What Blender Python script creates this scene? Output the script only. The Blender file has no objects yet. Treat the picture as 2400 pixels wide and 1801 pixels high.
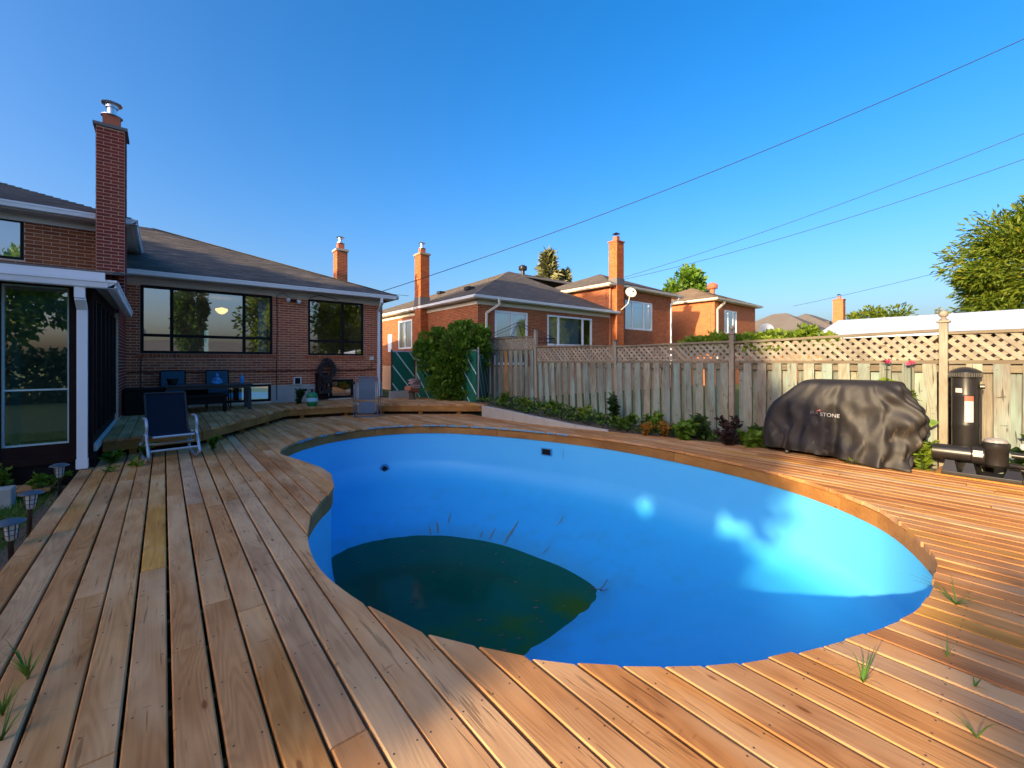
import bpy, math, random
import numpy as np
from mathutils import Vector, Matrix, Euler
from mathutils import noise as mnoise
R = math.radians
random.seed(7); rng = np.random.default_rng(7)
scn = bpy.context.scene
COL = scn.collection

# ------------------------------------------------------------------ camera, world, sun, exposure
cam_d = bpy.data.cameras.new('camera'); cam = bpy.data.objects.new('camera', cam_d); COL.objects.link(cam)
cam.location = (0, 0, 1.42); cam.rotation_euler = (R(90), 0, R(-39.25))
cam_d.lens = 15.0; cam_d.sensor_width = 36; cam_d.shift_y = -0.0215
cam_d.clip_start = 0.02; cam_d.clip_end = 3000
scn.camera = cam
SUN_EL = 16.5
SUN_DIR = Vector((-1.0, -0.10, 0)).normalized() * math.cos(R(SUN_EL)) + Vector((0, 0, math.sin(R(SUN_EL))))
w = bpy.data.worlds.new('World'); scn.world = w; w.use_nodes = True
nt = w.node_tree; nt.nodes.clear()
out = nt.nodes.new('ShaderNodeOutputWorld'); bg = nt.nodes.new('ShaderNodeBackground')
sky = nt.nodes.new('ShaderNodeTexSky'); sky.sky_type = 'NISHITA'; sky.sun_disc = False
sky.sun_elevation = R(SUN_EL); sky.sun_rotation = math.atan2(SUN_DIR.x, SUN_DIR.y)
sky.air_density = 1.0; sky.dust_density = 5.4; sky.ozone_density = 3.1; sky.altitude = 100
hs = nt.nodes.new('ShaderNodeHueSaturation'); hs.inputs['Saturation'].default_value = 1.39
tn = nt.nodes.new('ShaderNodeMix'); tn.data_type = 'RGBA'; tn.blend_type = 'MULTIPLY'; tn.inputs[0].default_value = 1; tn.inputs[7].default_value = (1.0, .91, .97, 1)
nt.links.new(sky.outputs[0], hs.inputs['Color']); nt.links.new(hs.outputs[0], tn.inputs[6]); nt.links.new(tn.outputs[2], bg.inputs[0]); nt.links.new(bg.outputs[0], out.inputs[0])
bg.inputs[1].default_value = 0.15
sd = bpy.data.lights.new('sun', 'SUN'); sd.energy = 3.9; sd.angle = R(0.55); sd.color = (1.0, 0.76, 0.45)
so = bpy.data.objects.new('sun', sd); COL.objects.link(so)
so.rotation_euler = SUN_DIR.to_track_quat('Z', 'Y').to_euler(); so.location = (-20, -5, 12)
scn.view_settings.view_transform = 'Standard'; scn.view_settings.look = 'None'
scn.view_settings.gamma = 1; scn.view_settings.use_curve_mapping = False
scn.view_settings.exposure = 1.40
scn.render.engine = 'CYCLES'
scn.cycles.max_bounces = 6; scn.cycles.transparent_max_bounces = 12
scn.cycles.caustics_reflective = False; scn.cycles.caustics_refractive = False

# ------------------------------------------------------------------ helpers
def tag(o, label=None, cat=None, group=None, kind=None):
    if label: o['label'] = label
    if cat: o['category'] = cat
    if group: o['group'] = group
    if kind: o['kind'] = kind
    return o
def thing(name, loc=(0, 0, 0), label=None, cat=None, group=None, kind=None, rz=0):
    o = bpy.data.objects.new(name, None); COL.objects.link(o)
    o.location = loc; o.rotation_euler = (0, 0, rz); o.empty_display_size = 0.2
    return tag(o, label, cat, group, kind)
def link(o, parent=None):
    COL.objects.link(o)
    if parent is not None: o.parent = parent
    return o
class MB:
    """collects shapes into one mesh; coordinates local to the parent"""
    def __init__(s): s.v = []; s.f = []
    def add(s, vs, fs):
        n = len(s.v); s.v += [tuple(p) for p in vs]; s.f += [tuple(i + n for i in f) for f in fs]; return s
    def box(s, x0, y0, z0, x1, y1, z1):
        return s.add([(x0,y0,z0),(x1,y0,z0),(x1,y1,z0),(x0,y1,z0),(x0,y0,z1),(x1,y0,z1),(x1,y1,z1),(x0,y1,z1)],
                     [(0,3,2,1),(4,5,6,7),(0,1,5,4),(1,2,6,5),(2,3,7,6),(3,0,4,7)])
    def mbox(s, m, sx, sy, sz):
        vs = [m @ Vector((a*sx/2, b*sy/2, c*sz/2)) for a, b, c in [(-1,-1,-1),(1,-1,-1),(1,1,-1),(-1,1,-1),(-1,-1,1),(1,-1,1),(1,1,1),(-1,1,1)]]
        return s.add(vs, [(0,3,2,1),(4,5,6,7),(0,1,5,4),(1,2,6,5),(2,3,7,6),(3,0,4,7)])
    def bar(s, p, q, wd, th, up=(0, 0, 1)):
        p = Vector(p); q = Vector(q); d = q - p; L = d.length; d = d.normalized(); up = Vector(up)
        if abs(d.dot(up)) > 0.99: up = Vector((1, 0, 0))
        a = d.cross(up).normalized(); b = a.cross(d).normalized()
        m = Matrix((a, d, b)).transposed().to_4x4(); m.translation = (p + q) / 2
        return s.mbox(m, wd, L, th)
    def tube(s, pts, r, n=8, cap=True, close=False):
        pts = [Vector(p) for p in pts]; rs = r if isinstance(r, (list, tuple)) else [r]*len(pts)
        rings = []; prev = None
        for i, p in enumerate(pts):
            if close: t = (pts[(i+1) % len(pts)] - pts[i-1])
            else: t = (pts[min(i+1, len(pts)-1)] - pts[max(i-1, 0)])
            t = t.normalized() if t.length > 1e-9 else Vector((0, 0, 1))
            if prev is None:
                a = t.orthogonal().normalized()
            else:
                a = prev - t * prev.dot(t)
                a = a.normalized() if a.length > 1e-6 else t.orthogonal().normalized()
            prev = a; b = t.cross(a)
            rings.append([p + (a*math.cos(2*math.pi*k/n) + b*math.sin(2*math.pi*k/n))*rs[i] for k in range(n)])
        vs = [v for rg in rings for v in rg]; fs = []
        m = len(pts)
        for i in range(m if close else m-1):
            j = (i+1) % m
            for k in range(n):
                fs.append((i*n+k, i*n+(k+1) % n, j*n+(k+1) % n, j*n+k))
        if cap and not close: fs += [tuple(range(n-1, -1, -1)), tuple((m-1)*n+k for k in range(n))]
        return s.add(vs, fs)
    def lathe(s, prof, c=(0, 0, 0), n=20, ax='z'):
        vs = []; fs = []
        for r, z in prof:
            for k in range(n):
                a = 2*math.pi*k/n; p = (r*math.cos(a), r*math.sin(a), z)
                if ax == 'y': p = (p[0], p[2], p[1])
                elif ax == 'x': p = (p[2], p[0], p[1])
                vs.append((p[0]+c[0], p[1]+c[1], p[2]+c[2]))
        m = len(prof)
        for i in range(m-1):
            for k in range(n): fs.append((i*n+k, i*n+(k+1) % n, (i+1)*n+(k+1) % n, (i+1)*n+k))
        fs += [tuple(range(n-1, -1, -1)), tuple((m-1)*n+k for k in range(n))]
        return s.add(vs, fs)
    def prism(s, poly, z0, z1):
        n = len(poly); vs = [(p[0], p[1], z0) for p in poly] + [(p[0], p[1], z1) for p in poly]
        fs = [tuple(range(n-1, -1, -1)), tuple(range(n, 2*n))] + [(i, (i+1) % n, (i+1) % n + n, i+n) for i in range(n)]
        return s.add(vs, fs)
    def slab(s, pts, th):
        """polygon in 3D, thickened downward by th"""
        n = len(pts); vs = [tuple(p) for p in pts] + [(p[0], p[1], p[2]-th) for p in pts]
        fs = [tuple(range(n)), tuple(range(2*n-1, n-1, -1))] + [(i+n, (i+1) % n+n, (i+1) % n, i) for i in range(n)]
        return s.add(vs, fs)
    def build(s, name, mat, parent=None, smooth=False, bevel=0, fixn=True, **kw):
        me = bpy.data.meshes.new(name); me.from_pydata(s.v, [], s.f); me.update()
        if fixn and len(s.f) < 20000:
            import bmesh
            bm = bmesh.new(); bm.from_mesh(me); bmesh.ops.recalc_face_normals(bm, faces=bm.faces); bm.to_mesh(me); bm.free()
        if mat is not None: me.materials.append(mat)
        if smooth:
            me.polygons.foreach_set('use_smooth', [True]*len(me.polygons))
            try: me.set_sharp_from_angle(angle=R(38))
            except Exception: pass
        o = bpy.data.objects.new(name, me); link(o, parent)
        if bevel:
            b = o.modifiers.new('bevel', 'BEVEL'); b.width = bevel; b.segments = 2; b.limit_method = 'ANGLE'
        return tag(o, **kw)
_cube = {}
def unit_mesh(mat):
    k = mat.name
    if k not in _cube:
        b = MB().box(-.5, -.5, -.5, .5, .5, .5); me = bpy.data.meshes.new('piece'); me.from_pydata(b.v, [], b.f); me.materials.append(mat); _cube[k] = me
    return _cube[k]
CAMP = Vector((0, 0, 1.42))
def pieces(name, parent, mat, items, limit=300):
    """items: (matrix, sx, sy, sz). The nearest `limit` are objects sharing one mesh, the rest one joined part"""
    items = sorted(items, key=lambda it: (it[0].translation - CAMP).length / (it[1]*it[3]+it[1]*it[2]+it[2]*it[3])**.5)
    me = unit_mesh(mat)
    for m, sx, sy, sz in items[:limit]:
        o = bpy.data.objects.new(name, me); COL.objects.link(o); o.parent = parent
        o.matrix_local = m @ Matrix.Diagonal((sx, sy, sz, 1))
    if len(items) > limit:
        b = MB()
        for m, sx, sy, sz in items[limit:]: b.mbox(m, sx, sy, sz)
        o = b.build(name + ('s' if not name.endswith('s') else ''), mat, parent, fixn=False); o['kind'] = 'stuff'

# ------------------------------------------------------------------ materials
def newmat(name):
    m = bpy.data.materials.new(name); m.use_nodes = True
    n = m.node_tree.nodes; b = n['Principled BSDF']
    return m, m.node_tree, b
def N(nt, t, **kw):
    n = nt.nodes.new(t)
    for k, v in kw.items(): setattr(n, k, v)
    return n
def mathn(nt, op, a, b=None, c=None, clamp=False):
    n = nt.nodes.new('ShaderNodeMath'); n.operation = op; n.use_clamp = clamp
    for i, v in enumerate((a, b, c)):
        if v is None: continue
        if isinstance(v, (int, float)): n.inputs[i].default_value = v
        else: nt.links.new(v, n.inputs[i])
    return n.outputs[0]
def ramp(nt, fac, stops, interp='LINEAR'):
    n = nt.nodes.new('ShaderNodeValToRGB'); n.color_ramp.interpolation = interp
    e = n.color_ramp.elements
    while len(e) < len(stops): e.new(0.5)
    for i, (p, c) in enumerate(stops):
        e[i].position = p; e[i].color = (*c, 1) if len(c) == 3 else c
    nt.links.new(fac, n.inputs[0]); return n.outputs[0]
def mixc(nt, fac, a, b, mode='MIX'):
    n = nt.nodes.new('ShaderNodeMix'); n.data_type = 'RGBA'; n.blend_type = mode
    for i, v in ((0, fac), (6, a), (7, b)):
        if isinstance(v, (int, float)): n.inputs[i].default_value = v
        elif isinstance(v, tuple): n.inputs[i].default_value = (*v, 1)
        else: nt.links.new(v, n.inputs[i])
    return n.outputs[2]
def rnd_socket(nt):
    oi = nt.nodes.new('ShaderNodeObjectInfo'); g = nt.nodes.new('ShaderNodeNewGeometry')
    return mathn(nt, 'FRACT', mathn(nt, 'ADD', oi.outputs['Random'], g.outputs['Random Per Island']))
def noise(nt, vec, scale, detail=3, rough=.55, dist=0):
    n = nt.nodes.new('ShaderNodeTexNoise'); n.inputs['Scale'].default_value = scale
    n.inputs['Detail'].default_value = detail; n.inputs['Roughness'].default_value = rough; n.inputs['Distortion'].default_value = dist
    if vec is not None: nt.links.new(vec, n.inputs['Vector'])
    return n.outputs['Fac']
def mapping(nt, vec, scale=(1, 1, 1)):
    n = nt.nodes.new('ShaderNodeMapping'); n.inputs['Scale'].default_value = scale; nt.links.new(vec, n.inputs['Vector']); return n.outputs[0]
def bump(nt, b, h, strength=.3, dist=.01):
    n = nt.nodes.new('ShaderNodeBump'); n.inputs['Strength'].default_value = strength; n.inputs['Distance'].default_value = dist
    nt.links.new(h, n.inputs['Height']); nt.links.new(n.outputs[0], b.inputs['Normal'])
def plain(name, col, rough=.6, metal=0, var=.12, scale=8, bmp=0, spec=.5, emis=None):
    m, t, b = newmat(name)
    g = t.nodes.new('ShaderNodeNewGeometry')
    nz = noise(t, g.outputs['Position'], scale, 5)
    c = mixc(t, nz, tuple(x*(1-var) for x in col), tuple(min(1, x*(1+var)) for x in col))
    t.links.new(c, b.inputs['Base Color']); b.inputs['Roughness'].default_value = rough; b.inputs['Metallic'].default_value = metal
    b.inputs['Specular IOR Level'].default_value = spec
    if bmp: bump(t, b, noise(t, g.outputs['Position'], scale*6, 4), bmp, .004)
    if emis: b.inputs['Emission Color'].default_value = (*emis[0], 1); b.inputs['Emission Strength'].default_value = emis[1]
    return m
def wood(name, axis, cols, grainamt=.35, knots=.6, rough=.75, acr=1.0, weather=None, crack=.5, screws=False):
    m, t, b = newmat(name)
    g = t.nodes.new('ShaderNodeNewGeometry'); r = rnd_socket(t)
    off = t.nodes.new('ShaderNodeCombineXYZ')
    for i, k in enumerate((37.1, 91.7, 53.3)): t.links.new(mathn(t, 'MULTIPLY', r, k), off.inputs[i])
    va = t.nodes.new('ShaderNodeVectorMath'); va.operation = 'ADD'
    t.links.new(g.outputs['Position'], va.inputs[0]); t.links.new(off.outputs[0], va.inputs[1]); P = va.outputs[0]
    def sc(al, ac):
        s = [ac, ac, ac]; s['xyz'.index(axis)] = al; return mapping(t, P, tuple(s))
    base = ramp(t, r, cols)
    # growth rings: contour lines of a slow stretched noise
    slow = noise(t, sc(.55, 5.5*acr), 1, 1.5, .4, .3)
    rings = mathn(t, 'MULTIPLY_ADD', mathn(t, 'SINE', mathn(t, 'MULTIPLY', slow, 130)), .5, .5)
    fine = noise(t, sc(3, 130), 1, 3, .6)
    pat = mathn(t, 'ADD', mathn(t, 'MULTIPLY', rings, .34), mathn(t, 'MULTIPLY', fine, .8))
    c = mixc(t, mathn(t, 'MULTIPLY', pat, grainamt), base, mixc(t, 1.0, base, (.40, .32, .27), 'MULTIPLY'))
    # blotches along the board
    bl = noise(t, sc(1.3, 3.2), 1, 3, .6)
    c = mixc(t, ramp(t, bl, [(.36, (0,0,0)), (.68, (.8,.8,.8))]), c, mixc(t, 1.0, c, (.58, .50, .46), 'MULTIPLY'))
    if weather:
        wz = noise(t, sc(.7, 2.6), 1, 3, .6)
        c = mixc(t, ramp(t, wz, [(.45, (0,0,0)), (.68, (.75,.75,.75))]), c, weather)
    # knots
    vo = t.nodes.new('ShaderNodeTexVoronoi'); vo.inputs['Scale'].default_value = 1; t.links.new(sc(2.6, 8.0), vo.inputs['Vector'])
    kn = ramp(t, vo.outputs['Distance'], [(.0, (1,1,1)), (.06, (.9,.9,.9)), (.09, (.15,.15,.15)), (.13, (.0,.0,.0))])
    c = mixc(t, mathn(t, 'MULTIPLY', kn, knots), c, mixc(t, 1.0, base, (.28, .2, .16), 'MULTIPLY'))
    ck = noise(t, sc(2.4, 42), 1, 2, .5)
    ckm = ramp(t, ck, [(.655, (0,0,0)), (.70, (1,1,1))])
    ck2 = noise(t, mapping(t, sc(1, 1), (26, 26, 26)) if False else sc(22, 7), 1, 2, .5)
    ck2m = ramp(t, ck2, [(.70, (0,0,0)), (.76, (1,1,1))])
    ckall = mathn(t, 'MULTIPLY', mathn(t, 'MAXIMUM', ckm, ck2m), crack)
    c = mixc(t, ckall, c, mixc(t, 1.0, c, (.25, .2, .18), 'MULTIPLY'))
    if screws:   # two screws per board over each joist
        sp = t.nodes.new('ShaderNodeSeparateXYZ'); t.links.new(g.outputs['Position'], sp.inputs[0])
        fx = mathn(t, 'FRACT', mathn(t, 'DIVIDE', mathn(t, 'ADD', sp.outputs[0], .862), .1485)); fx = mathn(t, 'ABSOLUTE', mathn(t, 'SUBTRACT', mathn(t, 'ABSOLUTE', mathn(t, 'SUBTRACT', fx, .47)), .31))
        fy = mathn(t, 'ABSOLUTE', mathn(t, 'SUBTRACT', mathn(t, 'FRACT', mathn(t, 'DIVIDE', mathn(t, 'ADD', sp.outputs[1], 3.203), .406)), .5))
        dd = mathn(t, 'SQRT', mathn(t, 'ADD', mathn(t, 'POWER', mathn(t, 'MULTIPLY', fx, .1485), 2), mathn(t, 'POWER', mathn(t, 'MULTIPLY', fy, .406), 2)))
        sm = ramp(t, mathn(t, 'MULTIPLY', dd, 100), [(.36, (1,1,1)), (.50, (0,0,0))])
        c = mixc(t, sm, c, (.06, .045, .04))
        ag = noise(t, g.outputs['Position'], 1.1, 4, .65)
        c = mixc(t, ramp(t, ag, [(.48, (0,0,0)), (.72, (.5,.5,.5))]), c, mixc(t, 1.0, c, (.70, .68, .70), 'MULTIPLY'))
    t.links.new(c, b.inputs['Base Color']); b.inputs['Roughness'].default_value = rough
    h = mathn(t, 'SUBTRACT', mathn(t, 'MULTIPLY', pat, .5), ckall)
    bump(t, b, h, .45, .003)
    b.inputs['Specular IOR Level'].default_value = .18
    return m
def brickmat(name, cols, rough=.85):
    m, t, b = newmat(name); g = t.nodes.new('ShaderNodeNewGeometry'); r = rnd_socket(t)
    c = ramp(t, r, cols)
    nz = noise(t, g.outputs['Position'], 60, 4)
    c = mixc(t, mathn(t, 'MULTIPLY', nz, .5), c, mixc(t, 1.0, c, (.55, .5, .5), 'MULTIPLY'))
    big = noise(t, g.outputs['Position'], 1.1, 4)
    c = mixc(t, ramp(t, big, [(.45, (0,0,0)), (.75, (.14,.14,.14))]), c, (.34, .2, .13))
    t.links.new(c, b.inputs['Base Color']); b.inputs['Roughness'].default_value = rough
    bump(t, b, nz, .5, .003); b.inputs['Specular IOR Level'].default_value = .25
    return m
def leafmat(name, cols, trans=.35):
    m, t, b = newmat(name); r = rnd_socket(t); g = t.nodes.new('ShaderNodeNewGeometry')
    c = ramp(t, r, cols)
    big = noise(t, g.outputs['Position'], 1.6, 3)
    c = mixc(t, ramp(t, big, [(.35, (0,0,0)), (.65, (.5,.5,.5))]), c, mixc(t, 1.0, c, (.55, .62, .5), 'MULTIPLY'))
    t.links.new(c, b.inputs['Base Color']); b.inputs['Roughness'].default_value = .55; b.inputs['Specular IOR Level'].default_value = .3
    tr = t.nodes.new('ShaderNodeBsdfTranslucent'); t.links.new(mixc(t, 1.0, c, (1.3, 1.4, .6), 'MULTIPLY'), tr.inputs[0])
    mx = t.nodes.new('ShaderNodeMixShader'); mx.inputs[0].default_value = trans
    t.links.new(b.outputs[0], mx.inputs[1]); t.links.new(tr.outputs[0], mx.inputs[2])
    t.links.new(mx.outputs[0], t.nodes['Material Output'].inputs[0])
    return m
def glassmat(name, refl=.40, tint=(.75, .85, .9)):
    m, t, b = newmat(name); t.nodes.remove(b)
    tr = t.nodes.new('ShaderNodeBsdfTransparent'); tr.inputs[0].default_value = (*tint, 1)
    gl = t.nodes.new('ShaderNodeBsdfGlossy'); gl.inputs['Roughness'].default_value = .004; gl.inputs[0].default_value = (.95, .97, 1, 1)
    g = t.nodes.new('ShaderNodeNewGeometry'); bn = t.nodes.new('ShaderNodeBump'); bn.inputs['Strength'].default_value = .03; bn.inputs['Distance'].default_value = .02
    t.links.new(noise(t, g.outputs['Position'], 1.3, 1), bn.inputs['Height']); t.links.new(bn.outputs[0], gl.inputs['Normal'])
    lw = t.nodes.new('ShaderNodeLayerWeight'); lw.inputs[0].default_value = .25
    f = mathn(t, 'ADD', mathn(t, 'MULTIPLY', lw.outputs['Fresnel'], .9), refl, clamp=True)
    mx = t.nodes.new('ShaderNodeMixShader'); t.links.new(f, mx.inputs[0]); t.links.new(tr.outputs[0], mx.inputs[1]); t.links.new(gl.outputs[0], mx.inputs[2])
    t.links.new(mx.outputs[0], t.nodes['Material Output'].inputs[0])
    return m
DK = [(0, (.77,.37,.12)), (.2, (.65,.30,.10)), (.45, (.73,.365,.14)), (.65, (.56,.25,.09)), (.82, (.81,.385,.11)), (.935, (.66,.46,.28)), (.975, (.78,.39,.085)), (1, (.78,.39,.08))]
M = {}
M['deck'] = wood('deck wood', 'y', DK, .6, .9, .85, weather=(.68, .42, .21), screws=True)
M['deck_near'] = M['deck']
M['skirt'] = wood('treated skirt wood', 'y', [(0, (.50,.24,.06)), (1, (.42,.20,.055))], .45, .9, .65, acr=.8)
M['fascia'] = wood('treated fascia wood', 'x', [(0, (.52,.26,.07)), (1, (.42,.21,.06))], .4, .8, .65)
M['cut_end'] = plain('blue painted board end', (.16, .33, .42), .8, var=.6, scale=30)
M['picket'] = wood('weathered picket wood', 'z', [(0, (.37,.39,.30)), (.25, (.25,.30,.26)), (.5, (.42,.43,.33)), (.75, (.22,.26,.25)), (1, (.38,.36,.29))], .75, .9, .8, weather=(.25, .38, .35), crack=.8)
M['rail'] = wood('weathered rail wood', 'y', [(0, (.27,.24,.17)), (1, (.20,.18,.13))], .5, .5, .8)
M['lattice'] = wood('weathered lattice wood', 'y', [(0, (.36,.34,.27)), (.5, (.28,.27,.22)), (1, (.40,.36,.27))], .3, .2, .8)
M['newpicket'] = wood('new picket wood', 'z', [(0, (.50,.30,.12)), (1, (.48,.28,.12))], .4, .6, .7)
M['postw'] = wood('post wood', 'z', [(0, (.38,.35,.27)), (1, (.31,.29,.23))], .4, .8, .8)
M['brick'] = brickmat('red brown brick', [(0, (.52,.14,.055)), (.3, (.42,.10,.042)), (.6, (.56,.165,.065)), (.85, (.32,.068,.034)), (1, (.58,.21,.085))])
M['brick_tan'] = brickmat('tan brown brick', [(0, (.36,.105,.035)), (.35, (.27,.07,.026)), (.7, (.42,.13,.045)), (1, (.23,.055,.022))])
M['brick_dark'] = brickmat('dark red brick', [(0, (.26,.035,.025)), (.4, (.21,.026,.02)), (.75, (.29,.045,.03)), (1, (.23,.03,.022))])
M['brick_orange'] = brickmat('orange brick', [(0, (.50,.12,.022)), (.4, (.40,.085,.018)), (.75, (.55,.15,.028)), (1, (.34,.065,.016))])
M['mortar'] = plain('mortar', (.72, .54, .40), .95, var=.12, scale=14, bmp=.3)
M['mortar_far'] = plain('far mortar', (.52, .30, .17), .95, var=.12, scale=14)
M['concrete'] = plain('concrete', (.40, .38, .34), .9, var=.22, scale=5, bmp=.4)
M['white'] = plain('white painted metal', (.78, .82, .86), .38, var=.06, scale=3)
M['whitetrim'] = plain('off white soffit paint', (.56, .55, .52), .6, var=.1, scale=3)
M['cream'] = plain('cream painted metal', (.72, .66, .55), .45, var=.06, scale=3)
M['black'] = plain('black frame paint', (.010, .009, .009), .6, var=.2, spec=.15)
M['brown'] = plain('dark brown stain', (.020, .011, .010), .7, var=.5, scale=6, bmp=.2, spec=.12)
M['glass'] = glassmat('window glass')
M['glass_dirty'] = glassmat('dusty window glass', .36, (.35, .5, .5))
M['room'] = plain('room wall', (.55, .52, .48), .9)
M['room_dark'] = plain('dim room surfaces', (.05, .05, .055), .9)
M['room_teal_glow'] = plain('glowing pale teal room surface', (.45, .62, .62), .9, emis=((.35, .62, .60), .16))  # faint emission stands in for indoor light; these surfaces are no lamps
M['metal'] = plain('galvanised metal', (.62, .62, .64), .32, 1.0, var=.1)
M['darkmetal'] = plain('dark bronze metal', (.05, .042, .04), .45, .6)
M['clay'] = plain('clay flue', (.42, .13, .07), .85, bmp=.2)
M['lead'] = plain('lead flashing', (.14, .13, .13), .6, .2)
M['plastic'] = plain('black moulded plastic', (.016, .015, .015), .34, var=.3, scale=14)
M['label'] = plain('white label', (.42, .41, .39), .6, var=.05)
M['label_red'] = plain('red brown label band', (.35, .09, .05), .6)
M['sling'] = plain('navy sling fabric', (.006, .014, .030), .9, var=.2, scale=200, spec=.2)
M['sling_grey'] = plain('blue grey mesh fabric', (.10, .14, .19), .8, var=.3, scale=120)
M['alu'] = plain('pale blue painted aluminium', (.38, .47, .56), .35, .3)
M['greyframe'] = plain('grey steel tube', (.16, .19, .24), .4, .5)
M['tabletop'] = plain('dark slate blue table', (.022, .030, .040), .4, var=.2)
M['bluepot'] = plain('bright blue resin', (.05, .26, .55), .5)
M['teal'] = plain('teal chair fabric', (.006, .075, .13), .7)
M['propane'] = plain('green enamel', (.015, .22, .07), .35)
M['hose'] = plain('dark brown rubber hose', (.035, .022, .02), .6)
M['metalroof'] = plain('white sheet metal roof', (.58, .61, .66), .35, 0, var=.03, scale=1)
M['ironwork'] = plain('black iron', (.02, .022, .028), .5, .4)
M['wire'] = plain('black cable', (.02, .02, .025), .7)
M['bark'] = plain('bark', (.12, .085, .06), .95, var=.4, scale=12, bmp=.8)
M['leaf'] = leafmat('garden leaves', [(0, (.08,.18,.018)), (.4, (.13,.25,.025)), (.75, (.19,.30,.03)), (1, (.06,.13,.018))])
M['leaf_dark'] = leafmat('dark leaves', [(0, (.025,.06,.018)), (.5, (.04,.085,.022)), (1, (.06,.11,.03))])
M['leaf_yellow'] = leafmat('yellow green leaves', [(0, (.26,.34,.03)), (.5, (.18,.28,.03)), (1, (.32,.38,.05))], .45)
M['leaf_ash'] = leafmat('ash tree leaves', [(0, (.08,.14,.014)), (.4, (.14,.20,.018)), (.8, (.20,.24,.02)), (.96, (.07,.12,.016)), (1, (.45,.36,.03))], .4)
M['leaf_spruce'] = leafmat('spruce needles', [(0, (.20,.21,.10)), (.6, (.28,.27,.13)), (1, (.14,.17,.09))], .1)
M['leaf_orange'] = leafmat('orange fern leaves', [(0, (.42,.22,.03)), (1, (.34,.14,.03))], .3)
M['leaf_purple'] = leafmat('dark purple leaves', [(0, (.035,.018,.022)), (1, (.055,.03,.028))], .1)
M['petal'] = leafmat('pink petals', [(0, (.55,.06,.16)), (1, (.68,.14,.26))], .3)
M['grass'] = leafmat('grass blades', [(0, (.05,.14,.015)), (.5, (.10,.24,.025)), (.85, (.16,.24,.04)), (1, (.22,.17,.07))], .3)
M['slat_green'] = plain('green plastic slats', (.008, .13, .085), .45, var=.15, scale=4)
M['slat_white'] = plain('pale slat', (.42, .60, .60), .5)
M['stone'] = plain('pink grey stone', (.42, .30, .28), .9, var=.3, scale=20, bmp=.5)
M['rust'] = plain('rusty mat', (.42, .19, .04), .95, var=.5, scale=60, bmp=.5)

def shingle_mat(name, a, b_):
    m, t, b = newmat(name); g = t.nodes.new('ShaderNodeNewGeometry'); r = rnd_socket(t)
    c = ramp(t, r, [(0, a), (.5, tuple(x*.82 for x in a)), (1, b_)])
    nz = noise(t, g.outputs['Position'], 160, 3)
    c = mixc(t, mathn(t, 'MULTIPLY', nz, .8), c, mixc(t, 1.0, c, (.45, .45, .45), 'MULTIPLY'))
    st = noise(t, g.outputs['Position'], .8, 4)
    c = mixc(t, ramp(t, st, [(.4, (0,0,0)), (.7, (.4,.4,.4))]), c, mixc(t, 1.0, c, (.6, .6, .6), 'MULTIPLY'))
    t.links.new(c, b.inputs['Base Color']); b.inputs['Roughness'].default_value = .95; b.inputs['Specular IOR Level'].default_value = .15
    bump(t, b, nz, .6, .004); return m
M['shingle'] = shingle_mat('grey brown shingles', (.155, .138, .122), (.215, .185, .155))
M['shingle_far'] = shingle_mat('brown far shingles', (.26, .19, .12), (.30, .22, .15))

def liner_mat():
    m, t, b = newmat('blue pool liner'); g = t.nodes.new('ShaderNodeNewGeometry'); P = g.outputs['Position']
    nz = noise(t, P, .9, 4, .6)
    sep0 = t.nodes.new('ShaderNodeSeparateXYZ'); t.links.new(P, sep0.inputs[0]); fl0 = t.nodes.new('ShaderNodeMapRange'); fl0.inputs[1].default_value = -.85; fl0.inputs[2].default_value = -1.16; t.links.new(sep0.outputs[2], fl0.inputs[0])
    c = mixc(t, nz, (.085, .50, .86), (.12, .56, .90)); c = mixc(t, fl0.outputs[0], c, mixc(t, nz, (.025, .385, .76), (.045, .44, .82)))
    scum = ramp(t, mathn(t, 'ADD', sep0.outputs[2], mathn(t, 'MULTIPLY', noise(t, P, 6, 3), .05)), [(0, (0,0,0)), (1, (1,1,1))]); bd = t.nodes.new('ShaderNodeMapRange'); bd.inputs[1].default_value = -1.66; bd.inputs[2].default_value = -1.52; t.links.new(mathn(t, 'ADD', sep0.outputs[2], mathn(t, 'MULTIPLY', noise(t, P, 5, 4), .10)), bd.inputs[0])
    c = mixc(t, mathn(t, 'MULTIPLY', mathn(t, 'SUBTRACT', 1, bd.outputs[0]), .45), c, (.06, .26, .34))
    # stains: vertical drips and dirt patches low on the walls
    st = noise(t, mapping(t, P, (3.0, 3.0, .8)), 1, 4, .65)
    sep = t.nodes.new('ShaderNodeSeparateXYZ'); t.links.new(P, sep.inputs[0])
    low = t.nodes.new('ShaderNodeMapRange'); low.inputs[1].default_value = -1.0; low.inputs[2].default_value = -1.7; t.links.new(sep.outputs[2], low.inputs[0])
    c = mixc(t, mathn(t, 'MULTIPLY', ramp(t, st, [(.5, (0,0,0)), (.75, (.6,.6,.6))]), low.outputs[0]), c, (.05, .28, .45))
    pl = noise(t, mapping(t, P, (7, 7, 1.6)), 1, 3, .6)
    c = mixc(t, mathn(t, 'MULTIPLY', ramp(t, pl, [(.76, (0,0,0)), (.79, (1,1,1))]), .55), c, (.55, .66, .70))
    t.links.new(c, b.inputs['Base Color']); b.inputs['Roughness'].default_value = .48; b.inputs['Specular IOR Level'].default_value = .3
    bump(t, b, noise(t, P, 2.5, 3), .25, .02)
    return m
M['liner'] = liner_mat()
M['peel'] = plain('peeled liner mud', (.16, .21, .17), .9, var=.5, scale=50)
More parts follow.
